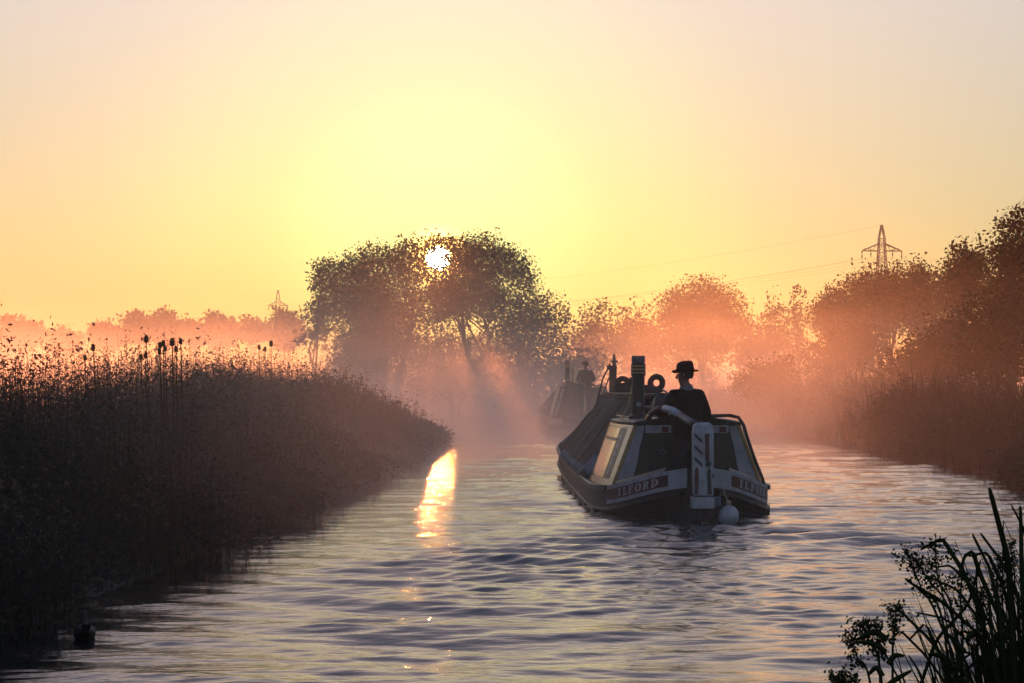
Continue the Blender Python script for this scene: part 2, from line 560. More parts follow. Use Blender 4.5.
def lobes_px(base, d, rows, depth=None):
    """crown lobes from their outline in the picture at distance d -> local lobes"""
    out = []
    k = d / F
    for r in rows:
        px, py, rx, ry = r[:4]
        dy = r[4] if len(r) > 4 else 0.0
        p = at(px, py, d) - Vector(base)
        out.append((p.x, p.y + dy, p.z, rx * k, (depth or rx * k), ry * k))
    return out


def tree_px(name, label, px, d, rows, n, leaf, mat, seed, gap_px=None, **kw):
    b = at(px, HOR, d); base = (b.x, d, 0.15)
    gap = None
    if gap_px:
        g = at(gap_px[0], gap_px[1], d) - Vector(base)
        gap = (g.x, g.z, gap_px[2] * d / F)
    return make_tree(name, label, base, lobes_px(base, d, rows), n, leaf, M[mat], seed, gap=gap, **kw)


# the tall trees in the middle with the sun shining through
tree_px('poplar_tree', 'broad tall tree left of the low sun, its leaves full of light', 385, 165,
        [(345, 275, 30, 18), (378, 266, 34, 20), (412, 262, 28, 24), (340, 305, 24, 26), (385, 302, 40, 28), (425, 300, 20, 32), (352, 300, 34, 22)], 28000, 0.165, 'leaf', 21,
        gap_px=(438, 257, 10), trunk_r=0.2, trunks=3, clump=0.4, per=16)
tree_px('poplar_tree', 'tallest tree of the middle, just right of the low sun', 478, 168,
        [(455, 256, 18, 22), (480, 257, 26, 22), (508, 266, 20, 18), (526, 280, 12, 18), (470, 292, 34, 24), (442, 292, 15, 18), (442, 300, 14, 14), (441, 309, 14, 9), (438, 256, 15, 20), (438, 246, 14, 11), (441, 319, 13, 8)], 26500, 0.165, 'leaf', 22,
        gap_px=(438, 257, 10), trunk_r=0.2, trunks=2, clump=0.36, per=14)
tree_px('sapling_tree', 'thin sparse tree at the left end of the sunlit group', 316, 158,
        [(318, 318, 12, 26), (322, 280, 9, 22), (308, 338, 9, 10)], 1900, 0.2, 'leaf_autumn', 23, trunk_r=0.08, clump=0.24, per=12, limbs=12)
tree_px('round_tree', 'dense rounded tree at the right foot of the sunlit group', 522, 150,
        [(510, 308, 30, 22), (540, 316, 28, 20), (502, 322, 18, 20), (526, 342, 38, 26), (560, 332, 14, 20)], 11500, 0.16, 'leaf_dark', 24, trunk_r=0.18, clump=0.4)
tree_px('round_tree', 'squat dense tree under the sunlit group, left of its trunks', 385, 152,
        [(360, 325, 26, 18), (392, 318, 30, 18), (412, 330, 20, 16), (380, 348, 48, 24)], 12000, 0.16, 'leaf_dark', 25, trunk_r=0.15, clump=0.4)

# bushes and trees along the far bank to the right
def bush_px(label, px, d, rows, n, leaf, mat, seed, name='bush', group='bushes beyond the canal', **kw):
    kw.setdefault('trunk_r', 0.06); kw.setdefault('trunks', 3); kw.setdefault('limbs', 15)
    return tree_px(name, label, px, d, rows, n, leaf, mat, seed, cat='bush', group=group, **kw)

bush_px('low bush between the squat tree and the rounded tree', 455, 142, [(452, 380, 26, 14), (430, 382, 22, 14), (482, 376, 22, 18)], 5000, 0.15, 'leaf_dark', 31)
tree_px('sapling_tree', 'sparse sapling in the bright gap under the sunlit trees', 452, 172,
        [(450, 318, 22, 20), (446, 338, 24, 16), (470, 330, 14, 22)], 1300, 0.17, 'leaf_autumn', 26, trunk_r=0.06, clump=0.3, per=10, limbs=16)
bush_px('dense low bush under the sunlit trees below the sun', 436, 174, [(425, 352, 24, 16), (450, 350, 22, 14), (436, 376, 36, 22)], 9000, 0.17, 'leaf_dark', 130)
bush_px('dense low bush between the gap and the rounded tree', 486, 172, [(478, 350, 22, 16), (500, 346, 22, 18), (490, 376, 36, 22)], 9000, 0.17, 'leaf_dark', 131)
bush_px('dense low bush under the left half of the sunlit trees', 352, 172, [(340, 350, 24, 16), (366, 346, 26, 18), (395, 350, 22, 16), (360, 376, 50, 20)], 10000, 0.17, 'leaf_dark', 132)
bush_px('spiky bush just right of the rounded tree', 597, 182, [(590, 318, 9, 16), (604, 316, 9, 18), (598, 345, 24, 26), (575, 350, 14, 22)], 5200, 0.2, 'leaf', 32, clump=0.3, per=14)
bush_px('spiky bush left of the domed tree', 632, 186, [(625, 318, 8, 15), (642, 316, 8, 16), (634, 345, 24, 26)], 5200, 0.2, 'leaf', 33, clump=0.3, per=14)
tree_px('oak_tree', 'domed tree standing alone in the hedge above the boat', 700, 180,
        [(700, 297, 30, 19), (680, 308, 24, 18), (722, 306, 22, 18), (700, 325, 44, 26)], 20000, 0.165, 'leaf', 34, trunk_r=0.2, clump=0.42)
bush_px('hedge bush below the domed tree', 690, 170, [(665, 350, 26, 30), (700, 356, 30, 30), (640, 362, 22, 22)], 7000, 0.2, 'leaf_dark', 35)
tree_px('sapling_tree', 'small pointed tree right of the domed tree', 775, 172, [(775, 303, 6, 18), (776, 325, 11, 22), (774, 352, 14, 22)], 2600, 0.18, 'leaf', 36, trunk_r=0.07, clump=0.25, per=12, limbs=10)
tree_px('sapling_tree', 'small pointed tree left of the nearer pylon\'s hedge', 796, 170, [(797, 301, 6, 18), (796, 325, 11, 22), (797, 352, 15, 22)], 2600, 0.18, 'leaf', 37, trunk_r=0.07, clump=0.25, per=12, limbs=10)
bush_px('hedge bush between the domed tree and the pointed trees', 745, 165, [(735, 340, 24, 26), (752, 338, 18, 24), (765, 358, 26, 28)], 6500, 0.19, 'leaf_dark', 38)
tree_px('willow_tree', 'arching bushy tree left of the nearer pylon', 838, 138,
        [(838, 297, 13, 13), (860, 287, 14, 13), (822, 314, 12, 14), (842, 318, 30, 22)], 12000, 0.15, 'leaf', 39, trunk_r=0.13, trunks=2, clump=0.3, per=15)
tree_px('willow_tree', 'bushy tree in front of the nearer pylon\'s foot', 888, 128,
        [(876, 284, 16, 18), (902, 281, 16, 18), (890, 305, 34, 26)], 12000, 0.14, 'leaf', 40, trunk_r=0.13, trunks=2, clump=0.3, per=15)
tree_px('sapling_tree', 'thin feathery tree right of the nearer pylon', 918, 140, [(917, 268, 8, 13), (920, 282, 15, 16)], 1500, 0.15, 'leaf_autumn', 41, trunk_r=0.06, clump=0.22, per=10, limbs=14)
bush_px('bush joining the pylon hedge and the tall trees at the right', 938, 116, [(930, 292, 22, 20), (950, 288, 16, 20), (940, 318, 34, 28)], 8000, 0.15, 'leaf', 42, clump=0.3)
tree_px('ivy_tree', 'narrow dark tree with knobbly top left of the rightmost tree', 966, 104,
        [(962, 252, 8, 11), (975, 262, 11, 14), (966, 285, 18, 28)], 5200, 0.15, 'leaf_dark', 43, trunk_r=0.12, clump=0.25, per=18)
tree_px('ash_tree', 'tallest tree at the right edge of the picture', 1014, 96,
        [(1010, 228, 11, 14), (1022, 222, 12, 16), (1005, 258, 20, 18), (1030, 255, 26, 26), (1015, 292, 36, 28)], 11000, 0.15, 'leaf', 44, trunk_r=0.14, clump=0.28, per=16)
bush_px('large dark bush behind the right reeds at the picture edge', 1000, 78, [(985, 318, 26, 22), (1018, 312, 24, 26), (1000, 352, 44, 34)], 12000, 0.12, 'leaf_dark', 45, clump=0.3)
bush_px('long dark bush sloping down behind the right reeds', 930, 86, [(950, 338, 22, 16), (925, 356, 24, 18), (900, 370, 20, 14), (945, 368, 32, 20)], 10000, 0.12, 'leaf_dark', 46, clump=0.3)
bush_px('misty bush left of the long dark bush', 845, 112, [(850, 350, 26, 24), (825, 362, 22, 22), (868, 345, 18, 22)], 8000, 0.15, 'leaf_dark', 47, clump=0.32)
bush_px('misty round bush at the far end of the right reeds', 768, 104, [(762, 378, 16, 16), (785, 376, 16, 16), (745, 386, 12, 14)], 4500, 0.12, 'leaf', 48, clump=0.24)
bush_px('misty bush low behind the first boat', 560, 128, [(545, 372, 26, 20), (580, 370, 22, 20), (515, 380, 20, 18)], 5200, 0.17, 'leaf_dark', 49)

# far trees across the fields at the left
for i, (px, py, rx, ry, d, lab) in enumerate([
        (22, 328, 26, 11, 300, 'broad dim tree at the left edge beyond the fields'),
        (66, 338, 15, 9, 270, 'low dim tree next to the left edge beyond the fields'),
        (108, 331, 18, 9, 460, 'faint low tree beyond the leftmost teasel'),
        (140, 322, 16, 11, 470, 'faint tree beyond the fields left of the highest far crown'),
        (168, 321, 16, 14, 480, 'faint far tree with the highest crown beyond the teasels'),
        (196, 329, 10, 8, 480, 'faint small tree between the two highest far crowns'),
        (221, 324, 15, 13, 470, 'faint round tree standing alone beyond the fields'),
        (255, 327, 14, 8, 460, 'faint low tree below the farther pylon'),
        (288, 322, 16, 14, 440, 'faint tree beyond the fields beside the sparse tree')]):
    tree_px('field_tree', lab, px, d, [(px - rx * 0.35, py, rx * 0.62, ry), (px + rx * 0.4, py + ry * 0.25, rx * 0.55, ry * 0.8), (px, py + ry * 0.9, rx, ry)],
            5200, 0.0013 * d, 'leaf', 60 + i, group='far trees across the fields', trunk_r=0.25, clump=0.0013 * d, limbs=8)


# ---------------------------------------------------------------- pylons and power lines
def pylon(label, base, h, arm, seed):
    rt = empty('pylon', base, 0.12)
    tag(rt, label, 'pylon', 'electricity pylons')
    def half(z): return np.interp(z, [0, h * 0.5, h * 0.8, h * 0.97, h], [h * 0.095, h * 0.045, h * 0.022, h * 0.015, h * 0.004])
    zs = np.concatenate([np.linspace(0, h * 0.6, 5), np.linspace(h * 0.68, h, 5)])
    cs = [(-1, -1), (1, -1), (1, 1), (-1, 1)]
    for sx, sy in cs:
        mb = MB(); mb.tube([(sx * half(z), sy * half(z), z) for z in zs], h * 0.0032, 4)
        mb.build('leg', M['steel'], rt)
    mb = MB()
    for a, b in zip(zs[:-1], zs[1:]):
        for k in range(4):
            p, q = cs[k], cs[(k + 1) % 4]
            A = (p[0] * half(a), p[1] * half(a), a); B = (q[0] * half(b), q[1] * half(b), b)
            C_ = (q[0] * half(a), q[1] * half(a), a); D = (p[0] * half(b), p[1] * half(b), b)
            mb.tube([A, B], h * 0.0015, 4); mb.tube([C_, D], h * 0.0015, 4); mb.tube([D, B], h * 0.0015, 4)
    mb.build('bracing', M['steel'], rt)
    tips = []
    for s in (-1, 1):
        z = h * 0.86
        w = half(z)
        mb = MB()
        mid = (s * arm * 0.55, 0, z + h * 0.035); tip = (s * arm, 0, z - h * 0.012)
        for sy in (-1, 1):
            mb.tube([(s * w, sy * w, z + h * 0.03), tip], h * 0.0032, 4)
            mb.tube([(s * w, sy * w, z - h * 0.012), tip], h * 0.0032, 4)
        for t in (0.3, 0.55, 0.8):
            mb.tube([(s * arm * t, 0, z + h * 0.03 * (1 - t)), (s * arm * min(1, t + 0.15), 0, z - h * 0.012)], h * 0.0018, 4)
        arm_o = mb.build('cross_arm', M['steel'], rt)
        for t in (1.0, 0.55):
            x = s * arm * t; zz = z - h * 0.012 if t == 1.0 else z
            m2 = MB(); m2.lathe([(0.02, 0), (h * 0.005, -0.1 * h * 0.05), (0.03, -h * 0.02), (h * 0.005, -h * 0.03), (0.02, -h * 0.05)], (x, 0, zz), 6)
            m2.build('insulator', M['steel'], arm_o)
            tips.append(Vector(base) + Matrix.Rotation(0.12, 3, 'Z') @ Vector((x, 0, zz - h * 0.05)))
    tips.append(Vector(base) + Vector((0, 0, h)))
    return tips


PYA = at(882, 386, 400); PYB = at(278, 386, 640)
t1 = pylon('nearer lattice pylon rising above the right hedge', (PYA.x, 400, 0.2), 24.3, 2.9, 1)
t2 = pylon('farther faint lattice pylon beyond the fields at the left', (PYB.x, 640, 0.2), 23.2, 2.2, 2)
t3 = [p + (t1[0] - t2[0]) * 0.75 for p in t1]
names = ['lowest', 'second', 'third', 'fourth', 'topmost']
for k in range(5):
    for a, b, side in ((t1[k], t2[k], 'left'), (t1[k], t3[k], 'right')):
        pts = [a.lerp(b, i / 24) - Vector((0, 0, 3.2 * 4 * (i / 24) * (1 - i / 24))) for i in range(25)]
        mb = MB(); mb.tube(pts, 0.010, 4)
        if side == 'right' and k > 1: continue
        o = mb.build('power_line', M['steel'])
        arm_names = ['left arm tip', 'middle of the left arm', 'right arm tip', 'middle of the right arm', 'peak']
        tag(o, 'power line from the nearer pylon\'s %s %s' % (arm_names[k], 'to the farther pylon' if side == 'left' else 'off to the right'), 'cable', 'power lines')


# ---------------------------------------------------------------- bank vegetation
def bank_points(rng, n, y0, y1, edge, side, w, power=1.0):
    y = y0 + (y1 - y0) * rng.random(n) ** power
    inl = rng.random(n) ** 1.1 * w - 0.15
    x = edge(y) + side * (inl + 0.28 + (0.28 if side < 0 else 0.12) * hnoise(y * 0.0, y, 1.1) + (0.15 if side < 0 else 0.06) * hnoise(y * 0.0 + 3, y, 3.1))
    return x, y, inl


def reed_bed(name, label, edge, side, y0, y1, w, hfun, n_blade, n_herb, seed, mats, bladew=0.018, leafs=16, leafsize=0.085, power=1.6, mounds=0):
    rng = np.random.default_rng(seed)
    rt = empty(name, (0, 0, 0))
    tag(rt, label, 'reeds', kind='stuff')
    # blades
    x, y, inl = bank_points(rng, n_blade, y0, y1, edge, side, w, power)
    h = hfun(y, inl) * (0.65 + 0.4 * rng.random(n_blade) + (0.3 if side < 0 else 0.4) * (rng.random(n_blade) < (0.04 if side < 0 else 0.07)))
    base = np.stack([x, y, np.full(n_blade, -0.05)], 1)
    lean = rng.normal(size=(n_blade, 2)) * 0.10
    tip = np.stack([lean[:, 0] * h - side * 0.06 * h * (inl < 0.6), lean[:, 1] * h, h], 1)
    bend = np.stack([rng.normal(size=n_blade) * 0.16 * h, rng.normal(size=n_blade) * 0.16 * h, np.abs(rng.normal(size=n_blade)) * 0.14 * h], 1)
    v, f = ribbons(base, tip, bladew * (0.6 + 0.8 * rng.random(n_blade)), bend, rng, 4)
    link('reed_leaves', fill_mesh('reed_leaves', v, f), M[mats[0]], rt)['kind'] = 'stuff'
    # branching herbs with small leaves
    x, y, inl = bank_points(rng, n_herb, y0, y1, edge, side, w, power)
    h = hfun(y, inl) * (0.76 + 0.34 * rng.random(n_herb) ** 1.6)
    base = np.stack([x, y, np.full(n_herb, -0.02)], 1)
    lean = rng.normal(size=(n_herb, 2)) * 0.09
    tip = np.stack([lean[:, 0] * h, lean[:, 1] * h, h], 1)
    z0 = np.zeros((n_herb, 3))
    v1, f1 = ribbons(base, tip, np.full(n_herb, 0.011), z0, rng, 2)
    t = 0.08 + 0.92 * rng.random((n_herb, leafs)) ** 0.62
    ang = rng.random((n_herb, leafs)) * 6.283
    rad = (0.01 + 0.11 * rng.random((n_herb, leafs))) * (1.08 - t) * 1.7
    c = base[:, None] + tip[:, None] * t[..., None] + np.stack([np.cos(ang) * rad, np.sin(ang) * rad, 0.5 * rad * rng.random(t.shape)], -1)
    dr = np.stack([np.cos(ang), np.sin(ang), 0.5 + 0 * ang], -1).reshape(-1, 3)
    lsz = np.repeat(leafsize * np.clip(y / 42.0, 0.5, 1.4), leafs) * (1.2 - 0.75 * t.ravel())
    v2, f2 = diamonds(c.reshape(-1, 3), lsz, rng, ratio=0.4, direction=dr)
    V, Fc = merge([(v1, f1), (v2, f2)])
    link('herb_leaves', fill_mesh('herb_leaves', V, Fc), M[mats[1]], rt)['kind'] = 'stuff'
    # rounded leafy mounds on the slope to the water
    if mounds:
        m = mounds
        yy = y0 + (y1 - y0 - 4) * rng.random(m) ** power
        ii = rng.random(m) ** 1.7 * 3.0 - 0.05
        hh = hfun(yy, ii) * (0.62 + 0.4 * rng.random(m))
        rr = 0.25 + 0.5 * rng.random(m)
        q = 480
        d = rand_dirs(rng, m * q) * (rng.random(m * q) ** 0.4)[:, None]
        d[:, 2] = np.where(d[:, 2] < -0.2, -d[:, 2], d[:, 2])
        xx = edge(yy) + side * (ii + 0.15)
        cc = np.repeat(np.stack([xx, yy, hh * 0.35], 1), q, 0) + d * np.repeat(np.stack([rr, rr * 1.3, hh * 0.65], 1), q, 0)
        vm, fmm = diamonds(cc, np.repeat(0.07 * np.clip(yy / 40, 0.55, 1.3), q), rng, ratio=0.5)
        link('leafy_mounds', fill_mesh('leafy_mounds', vm, fmm), M[mats[1]], rt)['kind'] = 'stuff'
    # pale seed fluff at some tops
    k = rng.random(n_herb) < 0.3
    tp = (base + tip)[k]
    m = 9
    c = tp[:, None] + rng.normal(size=(len(tp), m, 3)) * np.array([0.035, 0.035, 0.11])
    v3, f3 = diamonds(c.reshape(-1, 3), np.full(len(tp) * m, 0.045), rng, ratio=0.45)
    link('seed_plumes', fill_mesh('seed_plumes', v3, f3), M[mats[2]], rt)['kind'] = 'stuff'
    return rt


def h_left(y, inl):
    top = np.interp(y, [10, 16, 20, 24, 28, 34, 42, 56, 66, 76, 86], [1.85, 1.9, 2.0, 1.95, 1.68, 1.8, 1.9, 2.0, 1.85, 1.4, 0.5])
    top = top + 0.13 * hnoise(inl * 1.5, y, 0.9) + 0.12 * hnoise(inl * 2.0 + 5, y, 2.7)
    return np.clip(top * (0.16 + 0.84 * np.clip((inl + 0.2) / 2.1, 0, 1) ** 0.75), 0.2, 3)


def h_right(y, inl):
    top = np.interp(y, [14, 40, 46, 52, 60, 72, 90, 108, 120], [1.0, 1.15, 1.25, 1.45, 1.65, 1.85, 2.0, 2.0, 1.6])
    top = top + 0.16 * hnoise(inl, y, 0.55)
    return np.clip(top * (0.45 + 0.55 * np.clip((inl + 0.2) / 1.6, 0, 1) ** 0.7), 0.3, 3)


reed_bed('reed_bed', 'dense dark reeds and weeds along the left bank', xl, -1, 11, 82, 5.0, h_left, 7000, 19000, 5, ('reed', 'herb', 'fluff'), 0.014, 22, 0.055, 1.5, mounds=440)
reed_bed('reed_bed', 'misty pointed reeds along the right bank', xr, 1, 30, 116, 4.5, h_right, 17000, 5000, 6, ('reed', 'herb', 'fluff'), 0.042, 14, 0.09, 1.2, mounds=90)
reed_bed('reed_bed', 'misty reeds along the far bend beyond the boats', lambda y: xr(y), 1, 118, 196, 5, lambda y, i: 1.6 + 0 * y, 4500, 1800, 8, ('reed', 'herb', 'fluff'), 0.05, 10, 0.14, 1.0)

# teasels standing above the left reeds
def teasel(px, py, d, h_head, lab, seed):
    r = random.Random(seed)
    p = at(px, py, d)
    rt = empty('teasel', (p.x + r.uniform(-.05, .05), d, 0.1))
    tag(rt, lab, 'teasel', 'teasels above the left reeds')
    lx = p.x - rt.location.x
    top = Vector((lx, 0, p.z - 0.1))
    mb = MB(); mb.tube([(0, 0, 0), top * 0.5 + Vector((0.03, 0, 0)), top], [0.008, 0.006, 0.005], 5)
    mb.build('stem', M['seed'], rt)
    mb = MB()
    L = h_head
    prof = [(0.006, -0.5 * L), (0.22 * L, -0.38 * L), (0.28 * L, -0.1 * L), (0.25 * L, 0.15 * L), (0.16 * L, 0.38 * L), (0.04 * L, 0.5 * L)]
    mb.lathe(prof, top, 8)
    for k in range(26):
        a = r.random() * 6.283; z = r.uniform(-.4, .45)
        rr = L * 0.27 * math.cos(z * 2.2)
        q = top + Vector((math.cos(a) * rr, math.sin(a) * rr, z * L))
        mb.tube([q, q + Vector((math.cos(a) * 0.14 * L, math.sin(a) * 0.14 * L, 0.10 * L))], [0.0035, 0.001], 3)
    hd = mb.build('seed_head', M['seed'], rt)
    mb = MB()
    for k in range(4):
        a = k * 1.57 + r.random()
        mb.tube([top + Vector((0, 0, -0.5 * L)), top + Vector((math.cos(a) * 0.45 * L, math.sin(a) * 0.45 * L, -0.3 * L)), top + Vector((math.cos(a) * 0.6 * L, math.sin(a) * 0.6 * L, 0.15 * L))], [0.003, 0.003, 0.001], 3)
    mb.build('bract', M['seed'], rt)


for i, (px, py, L, lab) in enumerate([
        (93, 347.5, .062, 'leftmost tall teasel head, alone above the left reeds'),
        (85, 357.5, .05, 'short teasel just left of the leftmost tall one'),
        (146, 339, .066, 'tallest teasel of the left bank, left of the cluster'),
        (160, 345, .055, 'left upper teasel of the tight cluster'),
        (163.3, 343, .05, 'middle upper teasel of the tight cluster'),
        (165, 348.5, .05, 'right lower teasel of the tight cluster'),
        (159.5, 351, .055, 'lower left teasel of the tight cluster'),
        (172, 342, .07, 'big teasel head right of the tight cluster'),
        (176, 349, .055, 'short teasel below the big head'),
        (180.5, 341, .052, 'slender rightmost teasel of the group of tall ones'),
        (145.5, 355, .05, 'short teasel under the tallest one'),
        (141, 357, .05, 'shortest teasel left under the tallest one'),
        (259, 347, .06, 'small teasel far along the left reeds'),
        (271, 343.5, .075, 'far teasel nearest the sparse tree'),
        (265, 349, .06, 'lowest teasel of the far three')]):
    teasel(px, py, 31.0 if px < 200 else 44.0, L * 1.4, lab, i)


# ---------------------------------------------------------------- people
def skin_mesh(name, verts, edges, root, mat, parent, sub=2):
    """continuous body grown round a skeleton: verts = {key: (point, radius or (rx, ry))}"""
    keys = list(verts)
    me = bpy.data.meshes.new(name)
    me.from_pydata([tuple(verts[k][0]) for k in keys], [(keys.index(a), keys.index(b)) for a, b in edges], [])
    o = bpy.data.objects.new(name, me)
    COL.objects.link(o)
    o.modifiers.new('skin', 'SKIN')
    sv = me.skin_vertices[0].data
    for i, k in enumerate(keys):
        r = verts[k][1]
        sv[i].radius = r if hasattr(r, '__len__') else (r, r)
        sv[i].use_root = (k == root)
    ss = o.modifiers.new('sub', 'SUBSURF'); ss.levels = sub; ss.render_levels = sub
    dg = bpy.context.evaluated_depsgraph_get()
    me2 = bpy.data.meshes.new_from_object(o.evaluated_get(dg))
    me2.name = name
    bpy.data.objects.remove(o)
    for p in me2.polygons: p.use_smooth = True
    return link(name, me2, mat, parent)


def make_person(label, loc, rz, head_turn, arms, hat):
    """arms = ((left elbow, left wrist), (right elbow, right wrist)), local, facing +Y"""
    rt = empty('person', loc, rz)
    tag(rt, label, 'person')
    H = Matrix.Rotation(head_turn, 3, 'Z')
    hc = Vector((0, 0.02, 1.478))
    def hd(x, y, z): return hc + H @ Vector((x, y, z))
    V = {}; Ed = []
    V['pelvis'] = ((0, 0, 0.93), (0.15, 0.11)); V['waist'] = ((0, 0, 1.08), (0.14, 0.10)); V['chest'] = ((0, 0.0, 1.27), (0.165, 0.115))
    V['neckb'] = ((0, 0.0, 1.41), 0.075); V['neck'] = ((0, 0.012, 1.455), 0.062)
    V['jaw'] = (hd(0, 0.025, 0.035), (0.058, 0.066)); V['face'] = (hd(0, 0.022, 0.10), (0.072, 0.088)); V['skull'] = (hd(0, 0.008, 0.16), (0.072, 0.088)); V['crown'] = (hd(0, 0.0, 0.205), (0.045, 0.055))
    Ed += [('pelvis', 'waist'), ('waist', 'chest'), ('chest', 'neckb'), ('neckb', 'neck'), ('neck', 'jaw'), ('jaw', 'face'), ('face', 'skull'), ('skull', 'crown')]
    S = {}
    for s, (el, wr), nm in ((-1, arms[0], 'l'), (1, arms[1], 'r')):
        el = Vector(el); wr = Vector(wr)
        V['sh' + nm] = ((s * 0.175, 0, 1.365), 0.066); V['el' + nm] = (el, 0.045); V['wr' + nm] = (wr, 0.028)
        d = (wr - el).normalized()
        pal = wr + d * 0.05
        V['pa' + nm] = (pal, (0.036, 0.022))
        kn = wr + d * 0.095
        sd = d.cross(Vector((0, 0, 1))).normalized(); dn = (d.cross(sd)).normalized()
        if dn.z > 0: dn = -dn
        V['kn' + nm] = (kn, (0.038, 0.018))
        Ed += [('chest', 'sh' + nm), ('sh' + nm, 'el' + nm), ('el' + nm, 'wr' + nm), ('wr' + nm, 'pa' + nm), ('pa' + nm, 'kn' + nm)]
        for k, (o_, ln) in enumerate(((-0.028, 0.066), (-0.009, 0.076), (0.010, 0.07), (0.028, 0.056))):
            b = kn + sd * o_
            V['f%da%s' % (k, nm)] = (b + d * ln * 0.45 + dn * 0.006, 0.0088)
            V['f%db%s' % (k, nm)] = (b + d * ln * 0.75 + dn * ln * 0.42, 0.0082)
            V['f%dc%s' % (k, nm)] = (b + d * ln * 0.62 + dn * ln * 0.8, 0.007)
            Ed += [('kn' + nm, 'f%da%s' % (k, nm)), ('f%da%s' % (k, nm), 'f%db%s' % (k, nm)), ('f%db%s' % (k, nm), 'f%dc%s' % (k, nm))]
        th = wr + d * 0.03 - sd * 0.03 * s * -1
        V['ta' + nm] = (th + d * 0.02 + sd * s * 0.012, 0.011); V['tb' + nm] = (th + d * 0.05 + sd * s * 0.014 + dn * 0.022, 0.009)
        Ed += [('pa' + nm, 'ta' + nm), ('ta' + nm, 'tb' + nm)]
        S[nm] = (el, wr)
        V['hip' + nm] = ((s * 0.09, 0, 0.86), 0.085); V['knee' + nm] = ((s * 0.10, 0.02, 0.47), 0.058); V['ank' + nm] = ((s * 0.10, -0.02, 0.09), 0.042); V['toe' + nm] = ((s * 0.11, 0.13, 0.035), (0.045, 0.03))
        Ed += [('pelvis', 'hip' + nm), ('hip' + nm, 'knee' + nm), ('knee' + nm, 'ank' + nm), ('ank' + nm, 'toe' + nm)]
    body = skin_mesh('body', V, Ed, 'pelvis', M['skin'], rt, 2)
    # nose, ears, brow, mouth grown onto the head as part of the body's children
    mb = MB()
    mb.tube([hd(0, 0.088, 0.125), hd(0, 0.118, 0.085), hd(0, 0.092, 0.072)], [0.010, 0.016, 0.010], 6)
    mb.build('nose', M['skin'], body, True)
    for s in (-1, 1):
        mb = MB(); c = hd(s * 0.076, 0.0, 0.105)
        mb.tube([c + H @ Vector((0, 0.006, -0.03)), c + H @ Vector((s * 0.010, -0.01, 0.0)), c + H @ Vector((0, -0.004, 0.032))], [0.008, 0.017, 0.010], 6)
        mb.build('ear', M['skin'], body, True)
        mb = MB(); c = hd(s * 0.030, 0.092, 0.118)
        mb.lathe([(0.001, -0.010), (0.010, -0.005), (0.012, 0), (0.010, 0.005), (0.001, 0.010)], c, 8)
        mb.build('eye', M['hair'], body, True)
    mb = MB(); mb.tube([hd(-0.024, 0.082, 0.047), hd(0, 0.092, 0.048), hd(0.024, 0.082, 0.047)], [0.003, 0.006, 0.003], 5)
    mb.build('mouth', M['red_paint'], body, True)
    # hair: a cap over back and sides of the head
    mb = MB(); rings = []
    for i in range(7):
        z = 0.075 + i * 0.024
        rr = [0.070, 0.079, 0.083, 0.083, 0.078, 0.064, 0.036][i]
        rings.append([hd(rr * math.cos(a) * 0.96, 0.0 + rr * math.sin(a) * 1.14, z) for a in np.linspace(math.radians(165), math.radians(375), 14)])
    mb.loft(rings); mb.build('hair', M['hair'], rt, True)
    # jacket
    J = {'hem': ((0, 0, 0.84), (0.185, 0.135)), 'belly': ((0, 0, 1.0), (0.178, 0.132)), 'chest': ((0, 0, 1.26), (0.192, 0.135)), 'top': ((0, 0.0, 1.395), (0.105, 0.095))}
    JE = [('hem', 'belly'), ('belly', 'chest'), ('chest', 'top')]
    for s, nm in ((-1, 'l'), (1, 'r')):
        el, wr = S[nm]
        J['sh' + nm] = ((s * 0.178, 0, 1.36), 0.085); J['mid' + nm] = (Vector((s * 0.178, 0, 1.36)).lerp(el, 0.55), 0.074); J['el' + nm] = (el, 0.066); J['fa' + nm] = (el.lerp(wr, 0.55), 0.056); J['cu' + nm] = (el.lerp(wr, 0.97), 0.045)
        JE += [('chest', 'sh' + nm), ('sh' + nm, 'mid' + nm), ('mid' + nm, 'el' + nm), ('el' + nm, 'fa' + nm), ('fa' + nm, 'cu' + nm)]
    skin_mesh('jacket', J, JE, 'belly', M['jacket'], rt, 2)
    T = {'w': ((0, 0, 0.97), (0.158, 0.118)), 'c': ((0, 0, 0.87), (0.155, 0.118))}
    TE = [('w', 'c')]
    for s, nm in ((-1, 'l'), (1, 'r')):
        T['h' + nm] = ((s * 0.09, 0, 0.80), 0.098); T['k' + nm] = ((s * 0.10, 0.02, 0.47), 0.078); T['a' + nm] = ((s * 0.10, -0.015, 0.09), 0.066)
        TE += [('c', 'h' + nm), ('h' + nm, 'k' + nm), ('k' + nm, 'a' + nm)]
    skin_mesh('trousers', T, TE, 'c', M['trousers'], rt, 2)
    for s in (-1, 1):
        mb = MB(); mb.loft([[(s * 0.105 + 0.055 * math.cos(a) * k, 0.045 + 0.145 * math.sin(a) * k, z) for a in np.linspace(0, 2 * math.pi, 13)[:-1]] for z, k in ((0.0, 1.0), (0.035, 1.02), (0.07, 0.85), (0.11, 0.5))], True, True)
        mb.build('boot', M['black_paint'], rt, True)
    mb = MB()
    rings = []
    for z, r in ((1.405, 0.098), (1.435, 0.082), (1.462, 0.074)):
        rings.append([(r * math.cos(a), 0.006 + r * math.sin(a) * 1.0, z + 0.012 * -math.sin(a)) for a in np.linspace(0, 2 * math.pi, 19)[:-1]])
    mb.loft(rings, True); mb.build('collar', M['collar'], rt, True)
